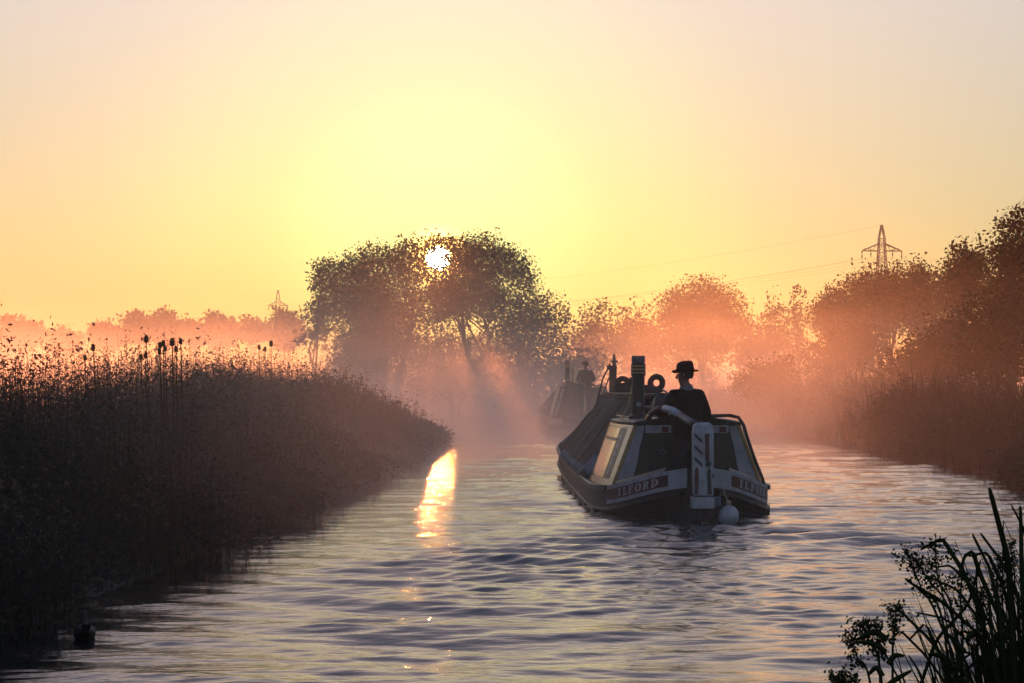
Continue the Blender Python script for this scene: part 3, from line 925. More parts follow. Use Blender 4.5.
    # hat
    if hat == 'brim':
        ho = empty('hat', hd(0, 0.005, 0.155)); ho.parent = rt
        ho.rotation_euler = (math.radians(-4), math.radians(3), head_turn)
        mb = MB(); rings = []
        for rx, ry, z in ((0.082, 0.098, 0.0), (0.092, 0.108, -0.004), (0.125, 0.142, -0.008), (0.146, 0.160, 0.004), (0.147, 0.161, 0.009), (0.125, 0.142, 0.0), (0.092, 0.108, 0.006), (0.082, 0.098, 0.012)):
            rings.append([(rx * math.cos(a), ry * math.sin(a), z + (0.014 * math.cos(a) ** 2 if rx > 0.11 else 0)) for a in np.linspace(0, 2 * math.pi, 29)[:-1]])
        mb.loft(rings, True); mb.build('hat_brim', M['felt'], ho, True)
        mb = MB(); rings = []
        for rx, ry, z in ((0.088, 0.104, 0.0), (0.089, 0.105, 0.04), (0.084, 0.100, 0.085), (0.074, 0.092, 0.112), (0.055, 0.074, 0.122), (0.02, 0.04, 0.108)):
            rings.append([(rx * math.cos(a) * (1 - 0.22 * max(0, math.sin(a)) * z / 0.12), ry * math.sin(a), z - 0.012 * max(0, math.sin(a)) * (z > 0.1)) for a in np.linspace(0, 2 * math.pi, 29)[:-1]])
        mb.loft(rings, True, True); mb.build('hat_crown', M['felt'], ho, True)
        mb = MB(); rings = [[((0.0915) * math.cos(a), 0.1075 * math.sin(a), z) for a in np.linspace(0, 2 * math.pi, 29)[:-1]] for z in (0.008, 0.034)]
        mb.loft(rings, True); mb.build('hat_band', M['jacket'], ho, True)
    else:
        ho = empty('cap', hd(0, 0.005, 0.150)); ho.parent = rt; ho.rotation_euler = (0, 0, head_turn)
        mb = MB(); rings = [[(r * math.cos(a), r * 1.15 * math.sin(a) + 0.01, z) for a in np.linspace(0, 2 * math.pi, 21)[:-1]] for r, z in ((0.084, 0.0), (0.098, 0.03), (0.085, 0.062), (0.03, 0.078))]
        mb.loft(rings, True, True); mb.build('cap_crown', M['felt'], ho, True)
        mb = MB(); mb.slab([(-0.06, 0.085, 0.0), (0.06, 0.085, 0.0), (0.045, 0.145, -0.012), (-0.045, 0.145, -0.012)], 0.007); mb.build('cap_peak', M['felt'], ho)
    return rt


# ---------------------------------------------------------------- lettering strokes
def ring_quads(cx, cy, rx, ry, tx, ty, a0, a1, n=14):
    out = []
    for i in range(n):
        a = a0 + (a1 - a0) * i / n; b = a0 + (a1 - a0) * (i + 1) / n
        out.append([(cx + rx * math.cos(a), cy + ry * math.sin(a)), (cx + rx * math.cos(b), cy + ry * math.sin(b)),
                    (cx + (rx - tx) * math.cos(b), cy + (ry - ty) * math.sin(b)), (cx + (rx - tx) * math.cos(a), cy + (ry - ty) * math.sin(a))])
    return out


def rq(x0, x1, y0, y1): return [(x0, y0), (x1, y0), (x1, y1), (x0, y1)]


PI = math.pi
GLYPH = {
    'I': [rq(.36, .64, .1, .9), rq(.2, .8, 0, .1), rq(.2, .8, .9, 1)],
    'L': [rq(.15, .40, .1, .9), rq(.03, .9, 0, .1), rq(.74, .9, .1, .34), rq(.03, .55, .9, 1)],
    'F': [rq(.15, .40, .1, .9), rq(.03, .92, .9, 1), rq(.78, .92, .68, .9), rq(.40, .70, .46, .57), rq(.03, .55, 0, .1)],
    'O': ring_quads(.5, .5, .48, .5, .24, .11, 0, 2 * PI, 20),
    'R': [rq(.12, .36, .1, .9), rq(.02, .48, 0, .1), rq(.02, .36, .9, 1)] + ring_quads(.42, .74, .42, .26, .24, .1, -PI / 2, PI / 2) + [[(.36, .48), (.42, .48), (.42, .58), (.36, .58)], [(.46, .48), (.66, .5), (.98, 0), (.72, 0)], rq(.36, .42, .9, 1)],
    'D': [rq(.12, .36, .1, .9), rq(.02, .40, 0, .1), rq(.02, .40, .9, 1)] + ring_quads(.40, .5, .55, .5, .25, .1, -PI / 2, PI / 2),
}


# ---------------------------------------------------------------- narrowboats
def sm(v): return [Vector(p) for p in v]


class Boat:
    def __init__(self, root, gun, zg, bw):
        self.root = root
        self.g = np.array(gun, float); self.z = np.array(zg, float); self.w = np.array(bw, float)

    def b(self, y): return float(np.interp(y, self.g[:, 0], self.g[:, 1]))
    def zg(self, y): return float(np.interp(y, self.z[:, 0], self.z[:, 1]))
    def bw(self, y): return float(np.interp(y, self.w[:, 0], self.w[:, 1]))

    def side(self, y, z, off, s):
        """point on the topside at station y, height z, pushed outwards by off; s = -1 port, 1 starboard"""
        e = 0.02
        tx = (self.b(y + e) - self.b(y - e)) / (2 * e)
        n = Vector((1, -tx)).normalized()
        return Vector((s * (self.b(y) + off * n.x), y + off * n.y, z))

    def hull(self, mat, length, low=0.24):
        ys = np.unique(np.concatenate([np.linspace(0, 4, 25), np.linspace(4, length - 4, 14), np.linspace(length - 4, length, 17)]))
        mb = MB()
        rings = []
        for y in ys:
            b, w, z = self.b(y), self.bw(y), self.zg(y)
            r = [(0, y, z - 0.10), (b - 0.06, y, z - 0.03), (b - 0.05, y, z), (b, y, z), (b, y, z - low), (b * 0.45 + w * 0.55, y, (z - low) * 0.4), (w, y, -0.12), (w * 0.92, y, -0.55), (0, y, -0.6)]
            r2 = [(-p[0], p[1], p[2]) for p in r[1:-1]][::-1]
            rings.append(r + r2)
        mb.loft(rings, True, True)
        return mb.build('hull', mat, self.root)

    def band(self, name, mat, y0, y1, zt, zb, off, s, parent=None, n=16, t=0.012):
        """plank lying on the topside between heights below the gunwale"""
        mb = MB(); rings = []
        for i in range(n + 1):
            y = y0 + (y1 - y0) * i / n
            g = self.zg(y)
            rings.append([self.side(y, g - zt, off, s), self.side(y, g - zt, off + t, s), self.side(y, g - zb, off + t, s), self.side(y, g - zb, off, s)])
        mb.loft(rings, True, True)
        return mb.build(name, mat, parent or self.root)

    def text(self, word, mat, y0, y1, zt, zb, off, s, parent):
        mb = MB()
        n = len(word); pitch = (y1 - y0) / n
        for i, ch in enumerate(word):
            for q in GLYPH[ch]:
                pts = []
                for (u, v) in q:
                    uu = (i + 0.1 + 0.78 * u + 0.10 * (v - 0.5)) * pitch
                    y = y0 + uu
                    z = self.zg(y) - zb + (zb - zt) * v
                    pts.append((y, z))
                A = [self.side(y, z, off, s) for y, z in pts]; B = [self.side(y, z, off + 0.004, s) for y, z in pts]
                mb.add(A + B, [(4, 5, 6, 7), (0, 1, 5, 4), (1, 2, 6, 5), (2, 3, 7, 6), (3, 0, 4, 7)])
        o = mb.build('lettering', mat, parent); o['kind'] = 'stuff'; return o


def cabin(bt, y0, y1, zt, inset, lean, mats, detail=True):
    """tumblehome cabin: sides, end boards, cambered roof, mouldings and panels"""
    rt = bt.root
    def cb(y): return bt.b(y) - inset
    def P(s, y, t, off=0.0):
        """t = 0 at the gunwale, 1 at the roof edge"""
        zb = bt.zg(y) + 0.004
        x = cb(y) - lean * t + off
        return Vector((s * x, y, zb + (zt - zb) * t))
    n = 8
    yy = [y0 + (y1 - y0) * i / n for i in range(n + 1)]
    for s in (-1, 1):
        mb = MB(); rings = [[P(s, y, 0), P(s, y, 1), P(s, y, 1, -0.03), P(s, y, 0, -0.03)] for y in yy]
        mb.loft(rings, True, True)
        side = mb.build('cabin_side', M[mats['side']], rt)
        def panel(name, mat, ya, yb, ta, tb, off, parent, k=6):
            m_ = MB(); rr = []
            for i in range(k + 1):
                y = ya + (yb - ya) * i / k
                rr.append([P(s, y, ta, 0.001), P(s, y, ta, off), P(s, y, tb, off), P(s, y, tb, 0.001)])
            m_.loft(rr, True, True)
            return m_.build(name, M[mat], parent)
        L = y1 - y0
        if detail:
            panel('moulding', mats['trim'], y0 + 0.002, y1 - 0.002, 0.0, 0.09, 0.014, side)
            panel('moulding', mats['trim'], y0 + 0.002, y1 - 0.002, 0.93, 0.995, 0.014, side)
            panel('moulding', mats['trim'], y0 + 0.002, y0 + 0.10 * L, 0.095, 0.925, 0.014, side, 2)
            panel('moulding', mats['trim'], y1 - 0.05 * L, y1 - 0.002, 0.095, 0.925, 0.014, side, 2)
            panel('dark_column', 'black_paint', y0 + 0.115 * L, y0 + 0.27 * L, 0.11, 0.91, 0.010, side, 2)
            for q in range(5):
                t0 = 0.18 + q * 0.14
                panel('diamond', 'white_paint', y0 + 0.17 * L, y0 + 0.22 * L, t0, t0 + 0.07, 0.013, side, 1)
            panel('lower_panel', mats['panel'], y0 + 0.285 * L, y1 - 0.07 * L, 0.12, 0.70, 0.012, side)
            panel('panel_line', 'black_paint', y0 + 0.285 * L, y1 - 0.07 * L, 0.71, 0.745, 0.010, side)
            panel('upper_panel', mats['panel'], y0 + 0.285 * L, y1 - 0.07 * L, 0.755, 0.905, 0.012, side)
        else:
            panel('panel', mats['panel'], y0 + 0.08 * L, y1 - 0.1 * L, 0.15, 0.85, 0.012, side)
    # end boards
    for y, nm, d in ((y0, 'aft_bulkhead', 0.03), (y1, 'fore_bulkhead', -0.03)):
        mb = MB()
        q = [P(-1, y, 0, -0.032), P(1, y, 0, -0.032), P(1, y, 1, -0.032), P(-1, y, 1, -0.032)]
        mb.slab(q, 0.03, (0, 1 if d > 0 else -1, 0))
        bh = mb.build(nm, M[mats['end']], rt)
        if nm == 'aft_bulkhead': aft = bh
    # roof with camber
    mb = MB(); rings = []
    for y in [y0 - 0.05] + yy[1:-1] + [y1 + 0.04]:
        h = cb(min(max(y, y0), y1)) - lean + 0.025
        top = [(h * t, y, zt + 0.012 + 0.07 * (1 - t * t)) for t in np.linspace(-1, 1, 9)]
        bot = [(p[0], p[1], p[2] - 0.035) for p in top[::-1]]
        rings.append([Vector(p) for p in top + bot])
    mb.loft(rings, True, True)
    roof = mb.build('roof', M[mats['roof']], rt)
    for s in (-1, 1):
        m_ = MB(); m_.tube([(s * (cb(y) - lean - 0.06), y, zt + 0.062) for y in np.linspace(y0 + 0.7, y1 - 0.1, 6)], 0.014, 6)
        m_.build('handrail', M['red_paint'], roof)
    return P, aft, roof


def chimney(root, x, y, z, h, r=0.075):
    mb = MB(); mb.lathe([(r * 1.55, 0), (r * 1.5, 0.05), (r * 1.08, 0.07)], (x, y, z), 16); c = mb.build('chimney_collar', M['black_paint'], root, True)
    mb = MB(); mb.lathe([(r, 0.0), (r, h * 0.66), (r * 1.14, h * 0.665), (r * 1.14, h * 0.87), (r * 0.98, h * 0.872), (r * 0.98, h), (r * 0.85, h), (r * 0.85, h * 0.9)], (x, y, z + 0.05), 20)
    ch = mb.build('chimney', M['black_paint'], root)
    for k in range(3):
        zz = z + 0.05 + h * (0.70 + 0.055 * k)
        m_ = MB(); m_.lathe([(r * 1.145, 0), (r * 1.2, 0.004), (r * 1.2, h * 0.026), (r * 1.145, h * 0.03)], (x, y, zz), 20); m_.build('brass_ring', M['cream'], ch, True)  # cream colour stands in for the bright shine of the brass
    m_ = MB(); m_.lathe([(r * 0.985, 0), (r * 1.06, 0.01), (r * 1.06, h * 0.11), (r * 0.985, h * 0.12)], (x, y, z + 0.05 + h * 0.876), 20); m_.build('chimney_cap', M['steel'], ch, True)
    m_ = MB(); m_.slab([(x - 0.028, y - r - 0.012, z + 0.16), (x + 0.03, y - r - 0.012, z + 0.16), (x + 0.03, y - r - 0.012, z + 0.21), (x - 0.028, y - r - 0.012, z + 0.21)], 0.012, (0, 1, 0)); m_.build('plate', M['white_paint'], ch)
    m_ = MB(); m_.tube([(x - r, y, z + h * 0.55), (x - 0.11, y, z + 0.2), (x - 0.2, y - 0.03, z + 0.0)], 0.006, 5); m_.build('chain', M['brass'], ch)
    return ch


def hold_cloths(bt, y0, y1, zt, ht, seed):
    rt = bt.root
    r = np.random.default_rng(seed)
    n = int((y1 - y0) / 0.22)
    prev = 0
    for s in (-1, 1):
        mb = MB(); rings = []
        for i in range(n + 1):
            y = y0 + (y1 - y0) * i / n
            ring = []
            for k in range(11):
                t = k / 10
                x = (bt.b(y) - 0.015) * (1 - t) + ht * t
                z = (bt.zg(y) + 0.02) * (1 - t) + zt * t
                stand = abs(math.sin(math.pi * (y - y0) / 1.9)) ** 0.7
                sag = -0.05 * math.sin(math.pi * t) * stand
                wr = 0.022 * math.sin(y * 2.6 + t * 5 + 2 * math.sin(y * 0.9)) * math.sin(math.pi * t) + 0.012 * math.sin(y * 9 + t * 4 + s) * math.sin(math.pi * t) + 0.008 * math.sin(y * 23 + t * 9) * (1 - t) + 0.006 * r.normal() * math.sin(math.pi * t)
                ring.append(Vector((s * (x + sag + wr), y, z + sag * 0.5)))
            inner = [p + Vector((-s * 0.02, 0, -0.02)) for p in ring[::-1]]
            rings.append(ring + inner)
        mb.loft(rings, True, True)
        mb.build('side_cloth', M['cloth'], rt, True)
        # turned-up hem roll along the gunwale
        mb = MB(); mb.tube([(s * (bt.b(y) - 0.01), y, bt.zg(y) + 0.035 + 0.008 * math.sin(y * 7)) for y in np.linspace(y0, y1, 50)], 0.015, 6)
        mb.build('cloth_hem', M['cloth'], rt, True)
    mb = MB(); rings = []
    for i in range(n + 1):
        y = y0 + (y1 - y0) * i / n
        rings.append([Vector((x, y, zt + 0.004 + 0.01 * math.sin(y * 5 + x * 6) + 0.02 * (1 - abs(x) / ht))) for x in np.linspace(-ht - 0.02, ht + 0.02, 7)] + [Vector((x, y, zt - 0.03)) for x in np.linspace(ht + 0.02, -ht - 0.02, 7)])
    mb.loft(rings, True, True); mb.build('top_cloth', M['cloth'], rt, True)
    for s in (-1, 1):
        mb = MB(); mb.box(s * ht * 0.55 - 0.12, s * ht * 0.55 + 0.12, y0 - 0.12, y1 - 0.4, zt + 0.026, zt + 0.058); mb.build('top_plank', M['wood'], rt, bevel=0.005)
    for y, nm in ((y0 + 0.02, 'hold_end_board'), (y1 - 0.02, 'cratch_board')):
        mb = MB(); mb.slab([(-bt.b(y) + 0.06, y, bt.zg(y)), (bt.b(y) - 0.06, y, bt.zg(y)), (ht - 0.03, y, zt - 0.04), (-ht + 0.03, y, zt - 0.04)], 0.03, (0, 1 if nm[0] == 'h' else -1, 0))
        mb.build(nm, M['cloth'] if nm[0] == 'h' else M['black_paint'], rt)


def tie_rope(name, root, pts, r, mat):
    mb = MB(); mb.tube(pts, r, 6); return mb.build(name, M[mat], root, True)


BX, BY, BH = 2.09, 31.0, math.radians(0.75)      # sternpost of the near boat and its heading (to the left)
root = empty('narrowboat', (BX, BY, 0), BH)
tag(root, 'near dark narrowboat with name bands on its pointed stern and sheeted hold', 'boat')
bt = Boat(root,
          [(-0.5, 0.08), (0, 0.09), (0.25, 0.30), (0.5, 0.46), (1, 0.68), (1.5, 0.83), (2, 0.93), (2.6, 1.01), (3.2, 1.055), (4, 1.07), (17, 1.07), (18, 0.99), (19, 0.80), (20, 0.48), (20.6, 0.22), (21, 0.05)],
          [(0, 0.60), (0.4, 0.535), (0.8, 0.465), (1.2, 0.405), (1.6, 0.358), (2, 0.328), (2.6, 0.308), (3.5, 0.30), (11, 0.305), (15, 0.36), (18, 0.50), (20, 0.74), (21, 0.88)],
          [(0, 0.05), (0.5, 0.17), (1, 0.36), (1.6, 0.62), (2.2, 0.82), (3, 0.98), (4, 1.05), (16.5, 1.05), (18, 0.86), (19.5, 0.42), (20.5, 0.10), (21, 0.03)])
bt.hull(M['tar'], 21.0)
for s in (-1, 1):
    a = bt.band('gunwale', M['black_paint'], 2.05, 20.7, -0.004, 0.05, 0.002, s, n=60, t=0.035)
    bt.band('rubbing_strake', M['black_paint'], 0.12, 20.5, 0.245, 0.285, 0.002, s, n=60, t=0.03)
    nb = bt.band('name_band', M['white_paint'], 0.06, 2.02, 0.0, 0.215, 0.003, s, n=24, t=0.012)
    pl = bt.band('name_plaque', M['red_paint'], 0.30 if s < 0 else 0.34, 1.99, 0.045, 0.17, 0.0155, s, parent=nb, n=24, t=0.004)
    if s < 0: bt.text('ILFORD', M['lettering'], 1.52, 0.42, 0.062, 0.152, 0.0195, s, nb)
    else: bt.text('ILFORD', M['lettering'], 0.44, 1.62, 0.062, 0.152, 0.0195, s, nb)
mb = MB(); mb.tube([(0, -0.03, -0.3), (0, -0.03, 0.3), (0, -0.02, 0.66)], [0.07, 0.075, 0.08], 8); mb.build('sternpost', M['black_paint'], root)

mats = dict(side='cream', trim='cream', panel='graining', end='green_paint', roof='black_paint')
P, aft, roof = cabin(bt, 2.05, 5.0, 1.06, 0.06, 0.27, mats)
# painted edge boards, doors and ornaments on the aft end of the cabin
for s in (-1, 1):
    mb = MB()
    t_ = np.linspace(0.03, 0.96, 9)
    outer = [P(s, 2.05, t, -0.036) for t in t_]
    inner = [P(s, 2.05, t, -0.036 - 0.075 - 0.06 * (1 - abs(2 * t - 1) ** 2) * (1 if t < 0.5 else 0.7) - (0.09 * (1 - t * 2) if t < 0.5 else 0)) for t in t_]
    vs_ = [p + Vector((0, -0.003, 0)) for p in outer + inner] + [p + Vector((0, -0.016, 0)) for p in outer + inner]
    k = len(t_); fs = []
    for i in range(k - 1):
        fs += [(i, i + 1, k + i + 1, k + i), (2 * k + i, 3 * k + i, 3 * k + i + 1, 2 * k + i + 1), (i, 2 * k + i, 2 * k + i + 1, i + 1), (k + i, k + i + 1, 3 * k + i + 1, 3 * k + i)]
    fs += [(0, k, 3 * k, 2 * k), (k - 1, 3 * k - 1, 4 * k - 1, 2 * k - 1)]
    mb.add(vs_, fs); mb.build('edge_board', M['white_paint'], aft)
    d0, d1 = (0.06, 0.30); x0, x1 = (s * 0.03, s * 0.44)
    mb = MB(); mb.box(min(x0, x1), max(x0, x1), 2.02, 2.046, 0.40, 0.92); dr = mb.build('door', M['green_paint'], aft, bevel=0.004)
    for za, zb in ((0.44, 0.62), (0.66, 0.88)):
        mb = MB(); mb.box(min(x0, x1) + 0.05, max(x0, x1) - 0.05, 2.008, 2.02, za, zb); mb.build('door_panel', M['black_paint'], dr, bevel=0.004)
    mb = MB(); mb.torus((s * 0.235 - 0.05, 1.995, 0.72), 0.026, 0.008, 14, 6); mb.tube([(s * 0.235 - 0.05, 1.995, 0.74), (s * 0.235 - 0.05, 1.995, 0.785)], 0.007, 6); mb.build('door_ring', M['steel'], dr, True)
    mb = MB(); mb.box(s * 0.34 - 0.15, s * 0.34 + 0.15, 2.0, 2.046, 0.945, 1.035); fr = mb.build('painted_frieze', M['white_paint'], aft, bevel=0.004)
    mb = MB(); mb.box(s * 0.34 + 0.04, s * 0.34 + 0.12, 1.994, 2.0, 0.955, 1.02); mb.build('rose_panel', M['red_paint'], fr)
mb = MB(); mb.box(-0.34, 0.34, 2.02, 3.1, 1.10, 1.165); mb.build('hatch_slide', M['black_paint'], roof, bevel=0.012)
# stern well floor and coamings the steerer stands in
mb = MB(); mb.box(-0.40, 0.40, 0.9, 2.0, 0.0, 0.03); mb.build('well_floor', M['wood'], root)
for s in (-1, 1):
    mb = MB(); mb.loft([[bt.side(y, bt.zg(y) + 0.001, -0.07, s), bt.side(y, bt.zg(y) + 0.06, -0.09, s), bt.side(y, bt.zg(y) + 0.06, -0.12, s), bt.side(y, bt.zg(y) + 0.001, -0.12, s)] for y in np.linspace(0.45, 2.0, 8)], True, True)
    mb.build('coaming', M['black_paint'], root)
# black hose draped over the right cabin edge
mb = MB(); mb.tube([(0.12, 1.93, 1.135), (0.32, 1.93, 1.15), (0.50, 1.93, 1.155), (0.60, 1.93, 1.13), (0.66, 1.93, 1.04), (0.70, 1.93, 0.90), (0.79, 1.94, 0.64), (0.88, 1.96, 0.42), (0.905, 1.98, 0.335)], 0.020, 8)
mb.build('edge_hose', M['black_paint'], root, True)
chimney(roof, -0.50, 3.3, 1.09, 0.73, 0.078)
# water can and stacked gear forward on the cabin roof
mb = MB(); mb.lathe([(0.12, 0), (0.13, 0.04), (0.105, 0.20), (0.07, 0.24), (0.07, 0.27)], (-0.17, 3.9, 1.14), 16); mb.torus((-0.17, 3.9, 1.36), 0.085, 0.010, 14, 6)
o = mb.build('water_can', M['green_paint'], None, True)
o.parent = None; o.location = root.matrix_basis @ Vector((0, 0, 0)); o.rotation_euler = (0, 0, BH)
tag(o, 'dark painted water can on the near boat\'s cabin roof behind the chimney', 'can')

ZT, HT = 1.34, 0.33
hold_cloths(bt, 5.25, 17.6, ZT, HT, 3)
for y, dy, m_, rr_ in ((11.6, -0.35, 'rope', 0.011), (8.2, 0.3, 'rope_dark', 0.006), (15.2, -0.3, 'rope_dark', 0.006)):
    for s in (-1, 1):
        pts = [(s * 0.0, y, ZT + 0.068), (s * (HT + 0.035), y, ZT + 0.035)]
        for t in np.linspace(0.15, 1, 6):
            x = (HT + 0.03) * (1 - t) + (bt.b(y) + 0.02) * t
            pts.append((s * x, y + dy * t, (ZT + 0.03) * (1 - t) + (bt.zg(y) + 0.07) * t))
        tie_rope('tie_rope', root, pts, rr_, m_)
for k in range(15):                                  # white lacing along the port gunwale
    y = 6.4 + k * 0.58
    mb = MB(); x = -(bt.b(y) + 0.012); z = bt.zg(y)
    mb.tube([(x + 0.05, y - 0.05, z + 0.13), (x - 0.012, y, z + 0.065), (x - 0.03, y + 0.07, z + 0.02), (x - 0.005, y + 0.16, z + 0.07), (x + 0.04, y + 0.2, z + 0.12)], [0.006, 0.011, 0.012, 0.010, 0.006], 6)
    mb.build('lacing', M['white_paint'], root, True)
# pale folded sheet by the cabin's front corner
mb = MB(); rings = []
for i in range(26):
    y = 5.05 + i * 0.075
    rings.append([Vector((-(bt.b(y) - 0.03 - 0.30 * t), y, bt.zg(y) + 0.07 + 0.42 * t * (0.8 + 0.2 * math.sin(y * 6)) + 0.035 * math.sin(y * 13 + t * 7) + 0.02 * math.sin(y * 31 + t * 15))) for t in np.linspace(0, 0.5, 8)] )
rings = [r_ + [p + Vector((0.03, 0, -0.03)) for p in r_[::-1]] for r_ in rings]
mb.loft(rings, True, True); mb.build('folded_sheet', M['collar'], root, True)
mb = MB(); mb.box(-0.03, 0.03, 5.11, 5.2, 0.35, 1.38); mb.build('stand_post', M['white_paint'], root)
for k in range(4):
    mb = MB(); mb.box(-0.30 + 0.02 * k, 0.26 - 0.03 * k, 5.06, 5.24, 0.98 + k * 0.085, 1.05 + k * 0.085); mb.build('stacked_board', M['wood'], root, bevel=0.006)
# mast and its stay
mb = MB(); mb.box(-0.15, -0.02, 18.0, 18.11, 0.45, 1.86); ms_ = mb.build('mast', M['wood'], root, bevel=0.008)
mb = MB(); mb.tube([(-0.065, 18.045, 1.85), (-0.065, 18.045, 1.97), (-0.065, 18.045, 2.06)], [0.035, 0.028, 0.018], 8); mb.torus((-0.065, 18.045, 1.93), 0.05, 0.018, 12, 6, 'z'); mb.build('mast_head', M['steel'], ms_)
mb = MB(); mb.box(-0.19, -0.10, 18.0, 18.08, 1.78, 1.86); mb.build('cleat', M['steel'], ms_)
tie_rope('mast_stay', root, [(-0.14, 18.0, 1.88), (-0.24, 18.6, 1.62), (-0.34, 19.6, 1.05), (-0.36, 20.0, 0.80)], 0.016, 'rope_dark')
# rope rings kept on the top planks
for x, y, R_, lab in ((-0.22, 12.2, 0.082, 'leftmost rope fender ring on the near boat\'s top planks'), (-0.02, 12.5, 0.08, 'middle rope fender ring behind the chimney on the top planks'), (0.22, 11.0, 0.095, 'right rope fender ring beside the steerer on the top planks')):
    mb = MB(); mb.torus((0, 0, 0), R_, 0.045, 22, 8)
    for a in range(14):
        an = a / 14 * 6.283
        mb.torus((R_ * math.cos(an), 0, R_ * math.sin(an)), 0.046, 0.006, 8, 4, 'z')
    o = mb.build('fender_ring', M['rope_dark'], None, True)
    p = Matrix.Translation((BX, BY, 0)) @ Matrix.Rotation(BH, 4, 'Z') @ Vector((x, y, ZT + 0.06 + R_ + 0.05))
    o.location = p; o.rotation_euler = (0.1, 0, BH + x)
    tag(o, lab, 'fender', 'rope rings on the hold planks')
# dark folded sheets and coils heaped between the rings
for k, (x, y, rx, ry, rz, lab) in enumerate(((0.05, 10.2, 0.20, 0.34, 0.10, 'heap of dark folded sheet on the top planks beside the right rope ring'), (-0.12, 13.4, 0.22, 0.3, 0.13, 'heap of dark folded sheet on the top planks behind the left rope rings'))):
    rg = np.random.default_rng(50 + k); mb = MB(); rings = []
    for i in range(9):
        v_ = i / 8 * math.pi / 2
        rings.append([Vector((rx * math.cos(v_) * math.cos(a) * (1 + 0.12 * math.sin(3 * a + i)), ry * math.cos(v_) * math.sin(a), rz * math.sin(v_) * (1 + 0.2 * math.sin(4 * a + k)) + 0.004)) for a in np.linspace(0, 6.283, 25)[:-1]])
    mb.loft(rings, True, True); o = mb.build('folded_tarpaulin', M['cloth'], None, True)
    o.location = Matrix.Translation((BX, BY, 0)) @ Matrix.Rotation(BH, 4, 'Z') @ Vector((x, y, ZT + 0.058)); tag(o, lab, 'tarpaulin', 'folded sheets on the hold planks')
# rudder, its painted stock and the curved tiller
rud = MB(); rud.box(-0.03, 0.03, -0.95, -0.16, -0.5, 0.02); rd = rud.build('rudder_blade', M['tar'], root)
mb = MB(); mb.loft([[(-w, -0.40 + dy, z), (w, -0.40 + dy, z), (w, -0.12, z), (-w, -0.12, z)] for z, w, dy in ((0.30, 0.105, -0.02), (0.62, 0.11, 0.0), (0.98, 0.112, 0.03), (1.07, 0.10, 0.05), (1.10, 0.07, 0.08))], True, True)
st = mb.build('rudder_stock', M['white_paint'], root, bevel=0.012)
YF = -0.425
def decal(quad, mat, nm):
    m_ = MB(); m_.slab([(x, -0.40 + np.interp(z, [0.30, 0.62, 0.98, 1.07], [-0.02, 0, 0.03, 0.05]) - 0.006, z) for x, z in quad], 0.004, (0, -1, 0)); return m_.build(nm, M[mat], st)
for k in range(3):
    z = 0.99 - k * 0.13
    decal([(-0.10, z), (-0.015, z - 0.08), (-0.015, z - 0.12), (-0.10, z - 0.04)], 'black_paint', 'stripe')
decal([(0.015, 0.68), (0.06, 0.68), (0.06, 0.98), (0.015, 0.98)], 'red_paint', 'paint_bar')
decal([(-0.10, 0.32), (-0.065, 0.32), (-0.055, 0.58), (-0.08, 0.62), (-0.10, 0.58)], 'red_paint', 'paint_bar')
decal([(0.04, 0.32), (0.085, 0.32), (0.075, 0.58), (0.055, 0.62), (0.035, 0.56)], 'black_paint', 'paint_bar')
decal([(0.048 + 0.034 * math.cos(a), 0.648 + 0.034 * math.sin(a)) for a in np.linspace(0, 6.283, 13)[:-1]], 'black_paint', 'bolt')
decal([(0.1 + 0.012 * math.cos(a), 0.52 + 0.03 * math.sin(a)) for a in np.linspace(0, 6.283, 13)[:-1]], 'steel', 'bolt')
mb = MB(); mb.box(-0.125, 0.115, -0.44, -0.10, 0.16, 0.285); mb.build('stock_foot', M['white_paint'], st, bevel=0.01)
mb = MB(); mb.box(0.117, 0.19, -0.40, -0.14, 0.185, 0.285); mb.build('stock_bracket', M['collar'], st, bevel=0.01)
mb = MB(); mb.box(-0.05, 0.05, -0.36, -0.16, -0.3, 0.158); mb.build('rudder_post', M['tar'], st)
tp = [Vector(p) for p in ((-0.02, -0.25, 1.08), (-0.10, 0.0, 1.09), (-0.20, 0.35, 1.17), (-0.27, 0.65, 1.225), (-0.34, 0.9, 1.245), (-0.41, 1.1, 1.23), (-0.475, 1.25, 1.18), (-0.50, 1.33, 1.12))]
cum = [0.0, 0.25, 0.50, 0.80, 1.0]
def tiller_piece(i0, i1, mat, r0, r1, nm):
    pts = tp[i0:i1 + 1]; m_ = MB(); m_.tube(pts, list(np.linspace(r0, r1, len(pts))), 10); return m_.build(nm, M[mat], root, True)
tl = tiller_piece(0, 2, 'black_paint', 0.046, 0.044, 'tiller')
for i0, i1, mt, r0, r1 in ((2, 4, 'white_paint', 0.043, 0.041), (4, 6, 'red_paint', 0.040, 0.036), (6, 7, 'brass', 0.035, 0.033)):
    o = tiller_piece(i0, i1, mt, r0, r1, 'tiller_section'); o.parent = tl
# ball fender hung at the stern
mb = MB(); mb.lathe([(0.01, -0.115), (0.05, -0.105), (0.09, -0.075), (0.112, -0.03), (0.116, 0.01), (0.105, 0.055), (0.08, 0.09), (0.045, 0.112), (0.02, 0.12)], (0, 0, 0), 18)
o = mb.build('ball_fender', M['white_paint'], None, True)
W_ = Matrix.Translation((BX, BY, 0)) @ Matrix.Rotation(BH, 4, 'Z')
o.location = W_ @ Vector((0.275, -0.33, 0.075)); tag(o, 'pale ball fender hanging low beside the near boat\'s rudder', 'fender')
mb = MB(); mb.lathe([(0.026, 0.10), (0.03, 0.14), (0.024, 0.17)], (0, 0, 0), 10); mb.tube([(0, 0, 0.16), (-0.04, 0.05, 0.24), (-0.06, 0.10, 0.34)], 0.008, 5); c_ = mb.build('fender_cord', M['rope'], o, True)

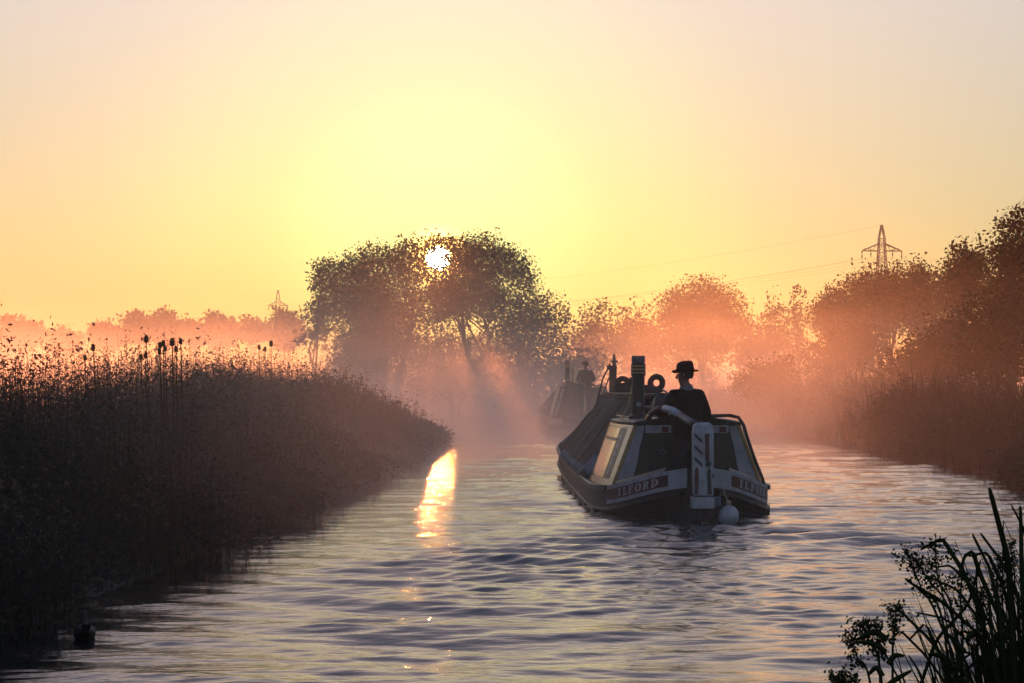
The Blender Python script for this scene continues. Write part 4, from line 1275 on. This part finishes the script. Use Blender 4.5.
p = W_ @ Vector((-0.06, 1.30, 0.032))
make_person('person in dark jacket and brimmed hat steering at the near boat\'s stern', p, BH + math.radians(24), math.radians(40),
            (((-0.27, 0.06, 1.14), (-0.30, 0.27, 1.20)), ((0.245, -0.05, 1.12), (0.20, 0.10, 0.95))), 'brim')


# ---------------------------------------------------------------- the motor boat ahead in the mist
MX, MY, MH = 2.25, 86.0, math.radians(0.6)
root2 = empty('narrowboat', (MX, MY, 0), MH)
tag(root2, 'misty narrowboat towing ahead, its cabin pale in the fog', 'boat')
b2 = Boat(root2,
          [(-0.3, 0.55), (0, 0.62), (0.3, 0.82), (0.8, 0.98), (1.5, 1.06), (3, 1.07), (17, 1.07), (18.5, 0.92), (20, 0.5), (21, 0.05)],
          [(0, 0.56), (1, 0.54), (3, 0.52), (14, 0.55), (18, 0.7), (21, 1.15)],
          [(0, 0.25), (1, 0.45), (2.5, 0.85), (4, 1.04), (16, 1.04), (18.5, 0.7), (20, 0.25), (21, 0.03)])
b2.hull(M['tar'], 21.0, 0.3)
for s in (-1, 1):
    b2.band('gunwale', M['black_paint'], 0.1, 20.7, -0.004, 0.05, 0.002, s, n=30, t=0.035)
    b2.band('name_band', M['white_paint'], 0.1, 2.2, 0.06, 0.24, 0.003, s, n=12, t=0.012)
mats2 = dict(side='red_paint', trim='cream', panel='graining', end='green_paint', roof='red_paint')
P2, aft2, roof2 = cabin(b2, 1.7, 5.2, 1.46, 0.09, 0.26, mats2)
for s in (-1, 1):
    mb = MB(); mb.slab([P2(s, 1.66, 0.04, -0.04), P2(s, 1.66, 0.04, -0.14), P2(s, 1.66, 0.97, -0.13), P2(s, 1.66, 0.97, -0.04)], 0.012, (0, -1, 0)); mb.build('edge_board', M['white_paint'], aft2)
    mb = MB(); mb.box(s * 0.22 - 0.17, s * 0.22 + 0.17, 1.63, 1.668, 0.6, 1.36); dr = mb.build('door', M['green_paint'], aft2, bevel=0.004)
    mb = MB(); mb.box(s * 0.22 - 0.12, s * 0.22 + 0.12, 1.615, 1.63, 0.95, 1.3); mb.build('door_panel', M['red_paint'], dr, bevel=0.004)
mb = MB(); mb.box(-0.36, 0.36, 1.72, 2.7, 1.50, 1.58); mb.build('hatch_slide', M['black_paint'], roof2, bevel=0.012)
chimney(roof2, -0.45, 3.2, 1.50, 0.78, 0.08)
mb = MB(); mb.lathe([(0.10, 0), (0.11, 0.05), (0.085, 0.2), (0.06, 0.25)], (-0.12, 3.6, 1.55), 14); mb.build('lamp_box', M['brass'], roof2, True)
hold_cloths(b2, 5.5, 17.4, 1.6, 0.33, 9)
mb = MB(); mb.box(-0.045, 0.045, 12.0, 12.09, 0.5, 2.1); mb.build('mast', M['wood'], root2)
mb = MB(); mb.tube([(0, 0.1, -0.2), (0, 0.1, 0.65), (0, 0.0, 1.05), (0.0, 0.35, 1.15), (0.0, 0.9, 1.2)], [0.03, 0.028, 0.026, 0.025, 0.022], 8); mb.build('tiller', M['brass'], root2, True)
mb = MB(); mb.box(-0.5, 0.5, 0.25, 1.68, 0.50, 0.56); mb.build('counter_deck', M['wood'], root2)
W2 = Matrix.Translation((MX, MY, 0)) @ Matrix.Rotation(MH, 4, 'Z')
make_person('person standing at the misty boat\'s stern, only a dim shape', W2 @ Vector((0.06, 1.1, 0.562)), MH + math.radians(15), math.radians(20),
            (((-0.26, 0.02, 1.13), (-0.16, -0.16, 1.02)), ((0.28, 0.0, 1.13), (0.22, 0.2, 1.08))), 'cap')
# tow line between the two boats
a = W_ @ Vector((-0.065, 18.05, 1.90)); b = W2 @ Vector((0.0, 0.35, 0.72))
mb = MB(); mb.tube([a.lerp(b, i / 20) - Vector((0, 0, 0.9 * 4 * (i / 20) * (1 - i / 20) * 0.35)) for i in range(21)], 0.013, 5)
mb.tube([b, b + Vector((0, 0.0, -0.16))], 0.03, 6)
tag(mb.build('tow_line', M['rope_dark']), 'thin tow line from the near boat\'s mast to the boat ahead', 'rope')


# ---------------------------------------------------------------- bird on the water
bird = empty('moorhen', (at(85, 640, 16.7).x, 16.7, 0.0), math.radians(12))
tag(bird, 'small dark water bird swimming by the left bank', 'bird')
mb = MB(); rings = []
prof = [(-0.165, 0.004, 0.055), (-0.13, 0.030, 0.048), (-0.08, 0.058, 0.036), (-0.02, 0.068, 0.030), (0.05, 0.060, 0.030), (0.085, 0.040, 0.045), (0.105, 0.026, 0.075), (0.115, 0.020, 0.105), (0.122, 0.0205, 0.128), (0.135, 0.022, 0.142), (0.152, 0.016, 0.142), (0.163, 0.008, 0.138)]
for y, r, z in prof:
    rings.append([Vector((r * math.cos(a), y - (0.55 * r * math.sin(a) if z > 0.06 and y > 0.09 and y < 0.125 else 0), z + r * 0.85 * math.sin(a) * (1 if not (0.09 < y < 0.125) else 0.5))) for a in np.linspace(0, 6.283, 13)[:-1]])
mb.loft(rings, True, True); mb.build('body', M['feather'], bird, True)
mb = MB(); mb.tube([(0, 0.160, 0.138), (0, 0.176, 0.134), (0, 0.19, 0.13)], [0.008, 0.006, 0.002], 6); mb.build('bill', M['red_paint'], bird, True)
mb = MB(); mb.slab([(-0.02, -0.15, 0.06), (0.02, -0.15, 0.06), (0.028, -0.20, 0.10), (0, -0.215, 0.105), (-0.028, -0.20, 0.10)], 0.008); mb.build('tail', M['feather'], bird)


# ---------------------------------------------------------------- plants on the near bank, lower right
def blade(parent, pts, w, name='blade', thick=0.2):
    """one long leaf as a creased ribbon with thickness along a path"""
    pts = [Vector(p) for p in pts]
    mb = MB(); rings = []
    n = len(pts)
    for i, p in enumerate(pts):
        t = (pts[min(i + 1, n - 1)] - pts[max(i - 1, 0)]).normalized()
        sd = t.cross(Vector((0.25, 1, 0.15))).normalized()
        nr = t.cross(sd).normalized()
        u = i / (n - 1)
        ww = w * 0.42 * (1 - 0.65 * u ** 3) + 0.0006
        rings.append([p - sd * ww, p - nr * ww * thick, p + sd * ww, p + nr * ww * 0.12])
    mb.loft(rings, True, True)
    return mb.build(name, M['blade'], parent, True)


def px_path(pix, d, dd=0.0):
    n = len(pix)
    return [at(x, y, d + dd * i / max(1, n - 1)) for i, (x, y) in enumerate(pix)]


def bezier(pts, n=9):
    """smooth curve through control points (Catmull-Rom)"""
    P_ = [pts[0] + (pts[0] - pts[1])] + list(pts) + [pts[-1] + (pts[-1] - pts[-2])]
    out = []
    for i in range(1, len(P_) - 2):
        for k in range(n):
            t = k / n
            p0, p1, p2, p3 = P_[i - 1], P_[i], P_[i + 1], P_[i + 2]
            out.append(0.5 * ((2 * p1) + (p2 - p0) * t + (2 * p0 - 5 * p1 + 4 * p2 - p3) * t * t + (3 * p1 - p0 - 3 * p2 + p3) * t ** 3))
    out.append(P_[-2]); return out


ND = 7.2
sedge = empty('sedge_clump', (1.30, ND, 0.12)); so = Vector(sedge.location)
tag(sedge, 'dark clump of bent reed leaves in the lower right corner', 'reeds')
main = [
    ([(1020, 760), (1012, 640), (1008, 560), (989, 488)], 0.020), ([(1030, 760), (1024, 640), (1021, 560), (1020, 506)], 0.016),
    ([(1000, 740), (985, 620), (962, 570), (943, 540), (938, 540), (921, 549)], 0.014), ([(1010, 760), (1000, 620), (980, 575), (972, 551), (964, 556), (958, 578)], 0.013),
    ([(1020, 740), (1015, 640), (1004, 590), (987, 552), (968, 556)], 0.011), ([(1015, 760), (1000, 620), (990, 570), (972, 534)], 0.011),
    ([(1030, 740), (1020, 600), (1000, 560), (980, 533)], 0.010), ([(990, 760), (977, 660), (976, 610), (976, 555)], 0.007),
    ([(1000, 760), (985, 640), (940, 600), (912, 584), (905, 578)], 0.010), ([(960, 760), (955, 660), (930, 600), (915, 586), (909, 582)], 0.007),
    ([(1000, 720), (990, 600), (975, 590), (950, 565), (935, 567)], 0.008), ([(930, 760), (918, 690), (935, 640), (968, 604), (980, 560)], 0.010),
    ([(1010, 720), (990, 640), (960, 660), (940, 668)], 0.008), ([(980, 760), (968, 690), (930, 640), (893, 604)], 0.011),
    ([(985, 760), (960, 700), (945, 668), (925, 622), (908, 640)], 0.009), ([(970, 760), (950, 690), (925, 655), (900, 630), (890, 640)], 0.007),
    ([(1040, 720), (1032, 580), (1024, 530), (1011, 505)], 0.007), ([(1005, 720), (1002, 600), (1002, 560), (1003, 520)], 0.004),
    ([(1012, 760), (992, 640), (958, 590), (925, 575)], 0.008), ([(1000, 760), (975, 650), (945, 618), (915, 612)], 0.007),
    ([(965, 780), (955, 720), (950, 680), (945, 640)], 0.009), ([(1015, 780), (1005, 690), (980, 655), (955, 650)], 0.010),
    ([(948, 780), (930, 700), (918, 670), (908, 655)], 0.007), ([(1030, 780), (1015, 690), (985, 640), (962, 630), (950, 640)], 0.009)]
for i, (pix, w) in enumerate(main):
    pts = [p - so for p in px_path(pix, ND + 0.12 * ((i * 7) % 5 - 2), 0.15 * ((i * 3) % 4 - 1.5))]
    pts[0] = Vector((pts[0].x * 0.5, pts[0].y, 0.0))
    pth = [pts[0].lerp(pts[1], 0.5 * k) for k in range(2)]
    for a_, c_ in zip(pts[1:-1], pts[2:]):
        pth += [a_.lerp(c_, 0.12), a_.lerp(c_, 0.88)]
    blade(sedge, pth + [pts[-1]], w)
rng = np.random.default_rng(33)
n = 1200
bs = np.stack([np.clip(rng.normal(0.19, 0.16, n), -0.12, 0.6), rng.normal(0.1, 0.3, n), np.zeros(n)], 1)
hh = (0.58 + 0.40 * rng.random(n)) * (0.92 + 0.55 * np.clip(bs[:, 0], -0.3, 0.35))
tipo = np.stack([np.clip(rng.normal(-0.08, 0.08, n), -0.2, 0.2) * hh, rng.normal(0, 0.15, n) * hh, hh], 1)
bend = np.stack([np.clip(rng.normal(-0.07, 0.09, n), -0.18, 0.18) * hh, rng.normal(0, 0.1, n), np.abs(rng.normal(0, 0.15, n)) * hh], 1)
v, f = ribbons(bs, tipo, 0.006 + 0.010 * rng.random(n), bend, rng, 6)
link('small_blades', fill_mesh('small_blades', v, f), M['blade'], sedge)['kind'] = 'stuff'


def seed_weed(label, d, base_px, stalks, seed):
    rg = np.random.default_rng(seed)
    b = at(base_px, HOR, d)
    rt = empty('seed_weed', (b.x, d, 0.12)); o_ = Vector(rt.location)
    tag(rt, label, 'weed', 'seeding weeds on the near bank')
    for pix in stalks:
        pts = [p - o_ for p in px_path(pix, d, 0.1)]
        pts[0] = Vector((pts[0].x * 0.4, pts[0].y, 0.0))
        path = bezier(pts, 8)
        mb = MB(); mb.tube(path, list(np.linspace(0.0042, 0.0015, len(path))), 5)
        st_ = mb.build('stalk', M['blade'], rt, True)
        top = path[len(path) // 2:]
        cs = []
        for q in range(230):
            u = rg.random() ** 0.6
            p = top[min(len(top) - 1, int(u * len(top)))]
            cs.append(np.array(p) + rg.normal(size=3) * (0.004 + 0.010 * rg.random()) * np.array([1, 1, 1]))
        # side sprigs with tight seed clusters
        for q in range(9):
            u = 0.1 + 0.9 * q / 9
            p = np.array(top[min(len(top) - 1, int(u * len(top)))])
            dr = rg.normal(size=3) * np.array([1, 0.6, 0.5]) + np.array([0, 0, 0.5]); dr /= np.linalg.norm(dr)
            ln = 0.025 + 0.035 * rg.random()
            for w in range(22): cs.append(p + dr * ln * (0.4 + 0.6 * rg.random()) + rg.normal(size=3) * 0.006)
        v, f = diamonds(np.array(cs), np.full(len(cs), 0.0085), rg, ratio=0.7)
        link('seed_cluster', fill_mesh('seed_cluster', v, f), M['blade'], st_)['kind'] = 'stuff'
    # leaves on the lower stalk
    for q in range(8):
        p = at(base_px + rg.normal() * 8, 640 + q * 12, d) - o_
        a = rg.random() * 6.283
        blade(rt, bezier([p, p + Vector((math.cos(a) * 0.03, 0.01, 0.02)), p + Vector((math.cos(a) * 0.075, 0.015, 0.015 + rg.normal() * 0.02))], 4), 0.016, 'leaf')


seed_weed('seeding weed leaning left highest at the bent reeds\' left', 7.0, 962,
          [[(965, 760), (945, 640), (922, 590), (905, 548)], [(968, 760), (955, 640), (938, 580), (934, 541)], [(972, 760), (958, 650), (925, 575), (912, 556)], [(960, 760), (962, 660), (960, 600), (962, 572)]], 1)
seed_weed('low seeding weed in the bottom centre-right beside the bent reeds', 6.8, 890,
          [[(905, 770), (892, 680), (894, 630), (896, 607)], [(900, 770), (880, 690), (878, 650), (876, 622)], [(895, 770), (872, 700), (858, 660), (848, 638)], [(890, 770), (865, 710), (850, 690), (840, 672)], [(905, 770), (882, 690), (868, 640), (860, 625)], [(895, 770), (855, 715), (845, 690), (834, 676)]], 2)
seed_weed('leafy seeding weed among the bent reeds at the picture edge', 7.4, 1000,
          [[(1005, 760), (1000, 640), (996, 590), (1000, 556)], [(1010, 760), (1010, 640), (1014, 580), (1010, 545)], [(995, 760), (985, 660), (978, 620), (982, 592)]], 3)


# ---------------------------------------------------------------- air
def volume_mat(name, dens, color, aniso):
    m = bpy.data.materials.new(name)
    m.use_nodes = True
    t = m.node_tree
    t.nodes.remove(t.nodes['Principled BSDF'])
    pv = t.nodes.new('ShaderNodeVolumePrincipled')
    pv.inputs['Color'].default_value = (*color, 1)
    pv.inputs['Density'].default_value = dens
    pv.inputs['Anisotropy'].default_value = aniso
    t.links.new(pv.outputs[0], t.nodes['Material Output'].inputs['Volume'])
    return m, pv, t


hz, _, _ = volume_mat('haze', 0.00016, (0.95, 0.95, 0.97), 0.8)
mb = MB(); mb.box(-1600, 1600, -70, 2700, -1.8, 32)
tag(mb.build('haze', hz), 'thin even morning haze over the whole scene', 'haze', kind='stuff')

# mist lying on the water and the meadows, thinning upwards, in drifting patches
ms, pv, t = volume_mat('mist', 0.01, (0.95, 0.94, 0.95), 0.8)


def nd(kind, **kw):
    n = t.nodes.new(kind)
    for k, v in kw.items(): setattr(n, k, v)
    return n


def maths(op, a, b):
    n = nd('ShaderNodeMath', operation=op)
    for i, x in enumerate((a, b)):
        if isinstance(x, (int, float)): n.inputs[i].default_value = x
        else: t.links.new(x, n.inputs[i])
    return n.outputs[0]


def mrange(v, a, b, c, d, mode='SMOOTHSTEP'):
    n = nd('ShaderNodeMapRange', interpolation_type=mode)
    t.links.new(v, n.inputs['Value'])
    for k, x in zip(('From Min', 'From Max', 'To Min', 'To Max'), (a, b, c, d)): n.inputs[k].default_value = x
    return n.outputs[0]


co = nd('ShaderNodeTexCoord')
sep = nd('ShaderNodeSeparateXYZ'); t.links.new(co.outputs['Object'], sep.inputs[0])
mp = nd('ShaderNodeMapping'); mp.inputs['Scale'].default_value = (0.09, 0.045, 0.30)
t.links.new(co.outputs['Object'], mp.inputs[0])
nz = nd('ShaderNodeTexNoise'); nz.inputs['Scale'].default_value = 1.0; nz.inputs['Detail'].default_value = 2.5; nz.inputs['Distortion'].default_value = 0.6
t.links.new(mp.outputs[0], nz.inputs['Vector'])
pat = mrange(nz.outputs['Fac'], 0.36, 0.68, 0.2, 1.9)
low = maths('MULTIPLY', maths('POWER', 2.71828, maths('MULTIPLY', sep.outputs['Z'], -1 / 1.2)), 0.062)
high = maths('MULTIPLY', mrange(sep.outputs['Z'], 0.0, 6.0, 1.0, 0.0), 0.0017)
along = maths('MULTIPLY', mrange(sep.outputs['Y'], 45.0, 125.0, 0.05, 1.0), mrange(maths('SUBTRACT', sep.outputs['X'], maths('MULTIPLY', maths('MAXIMUM', maths('SUBTRACT', sep.outputs['Y'], 72.0), 0.0), 0.3)), 7.0, 15.0, 1.0, 0.1))
yeff = maths('ADD', sep.outputs['Y'], mrange(sep.outputs['X'], -1.0, 2.0, 13.0, 0.0))
over = maths('MULTIPLY', mrange(yeff, 26.0, 82.0, 0.05, 1.0), mrange(maths('SUBTRACT', sep.outputs['X'], maths('MULTIPLY', maths('MAXIMUM', maths('SUBTRACT', sep.outputs['Y'], 62.0), 0.0), 0.3)), 3.5, 9.0, 1.0, 0.12))
dens = maths('MULTIPLY', maths('ADD', maths('MULTIPLY', low, over), maths('MULTIPLY', high, along)), pat)
t.links.new(dens, pv.inputs['Density'])
ms.cycles.volume_step_rate = 0.6
mb = MB(); mb.box(-70, 70, 12.5, 300, -0.3, 7.2)
tag(mb.build('mist', ms), 'patchy low mist drifting over the canal and meadows', 'mist', kind='stuff')
fm, _, _ = volume_mat('field_mist', 0.003, (0.95, 0.95, 0.97), 0.65)
mb = MB(); mb.box(-420, -71, 190, 620, -0.35, 8.5)
tag(mb.build('field_mist', fm), 'even mist bank over the far fields at the left', 'mist', kind='stuff')
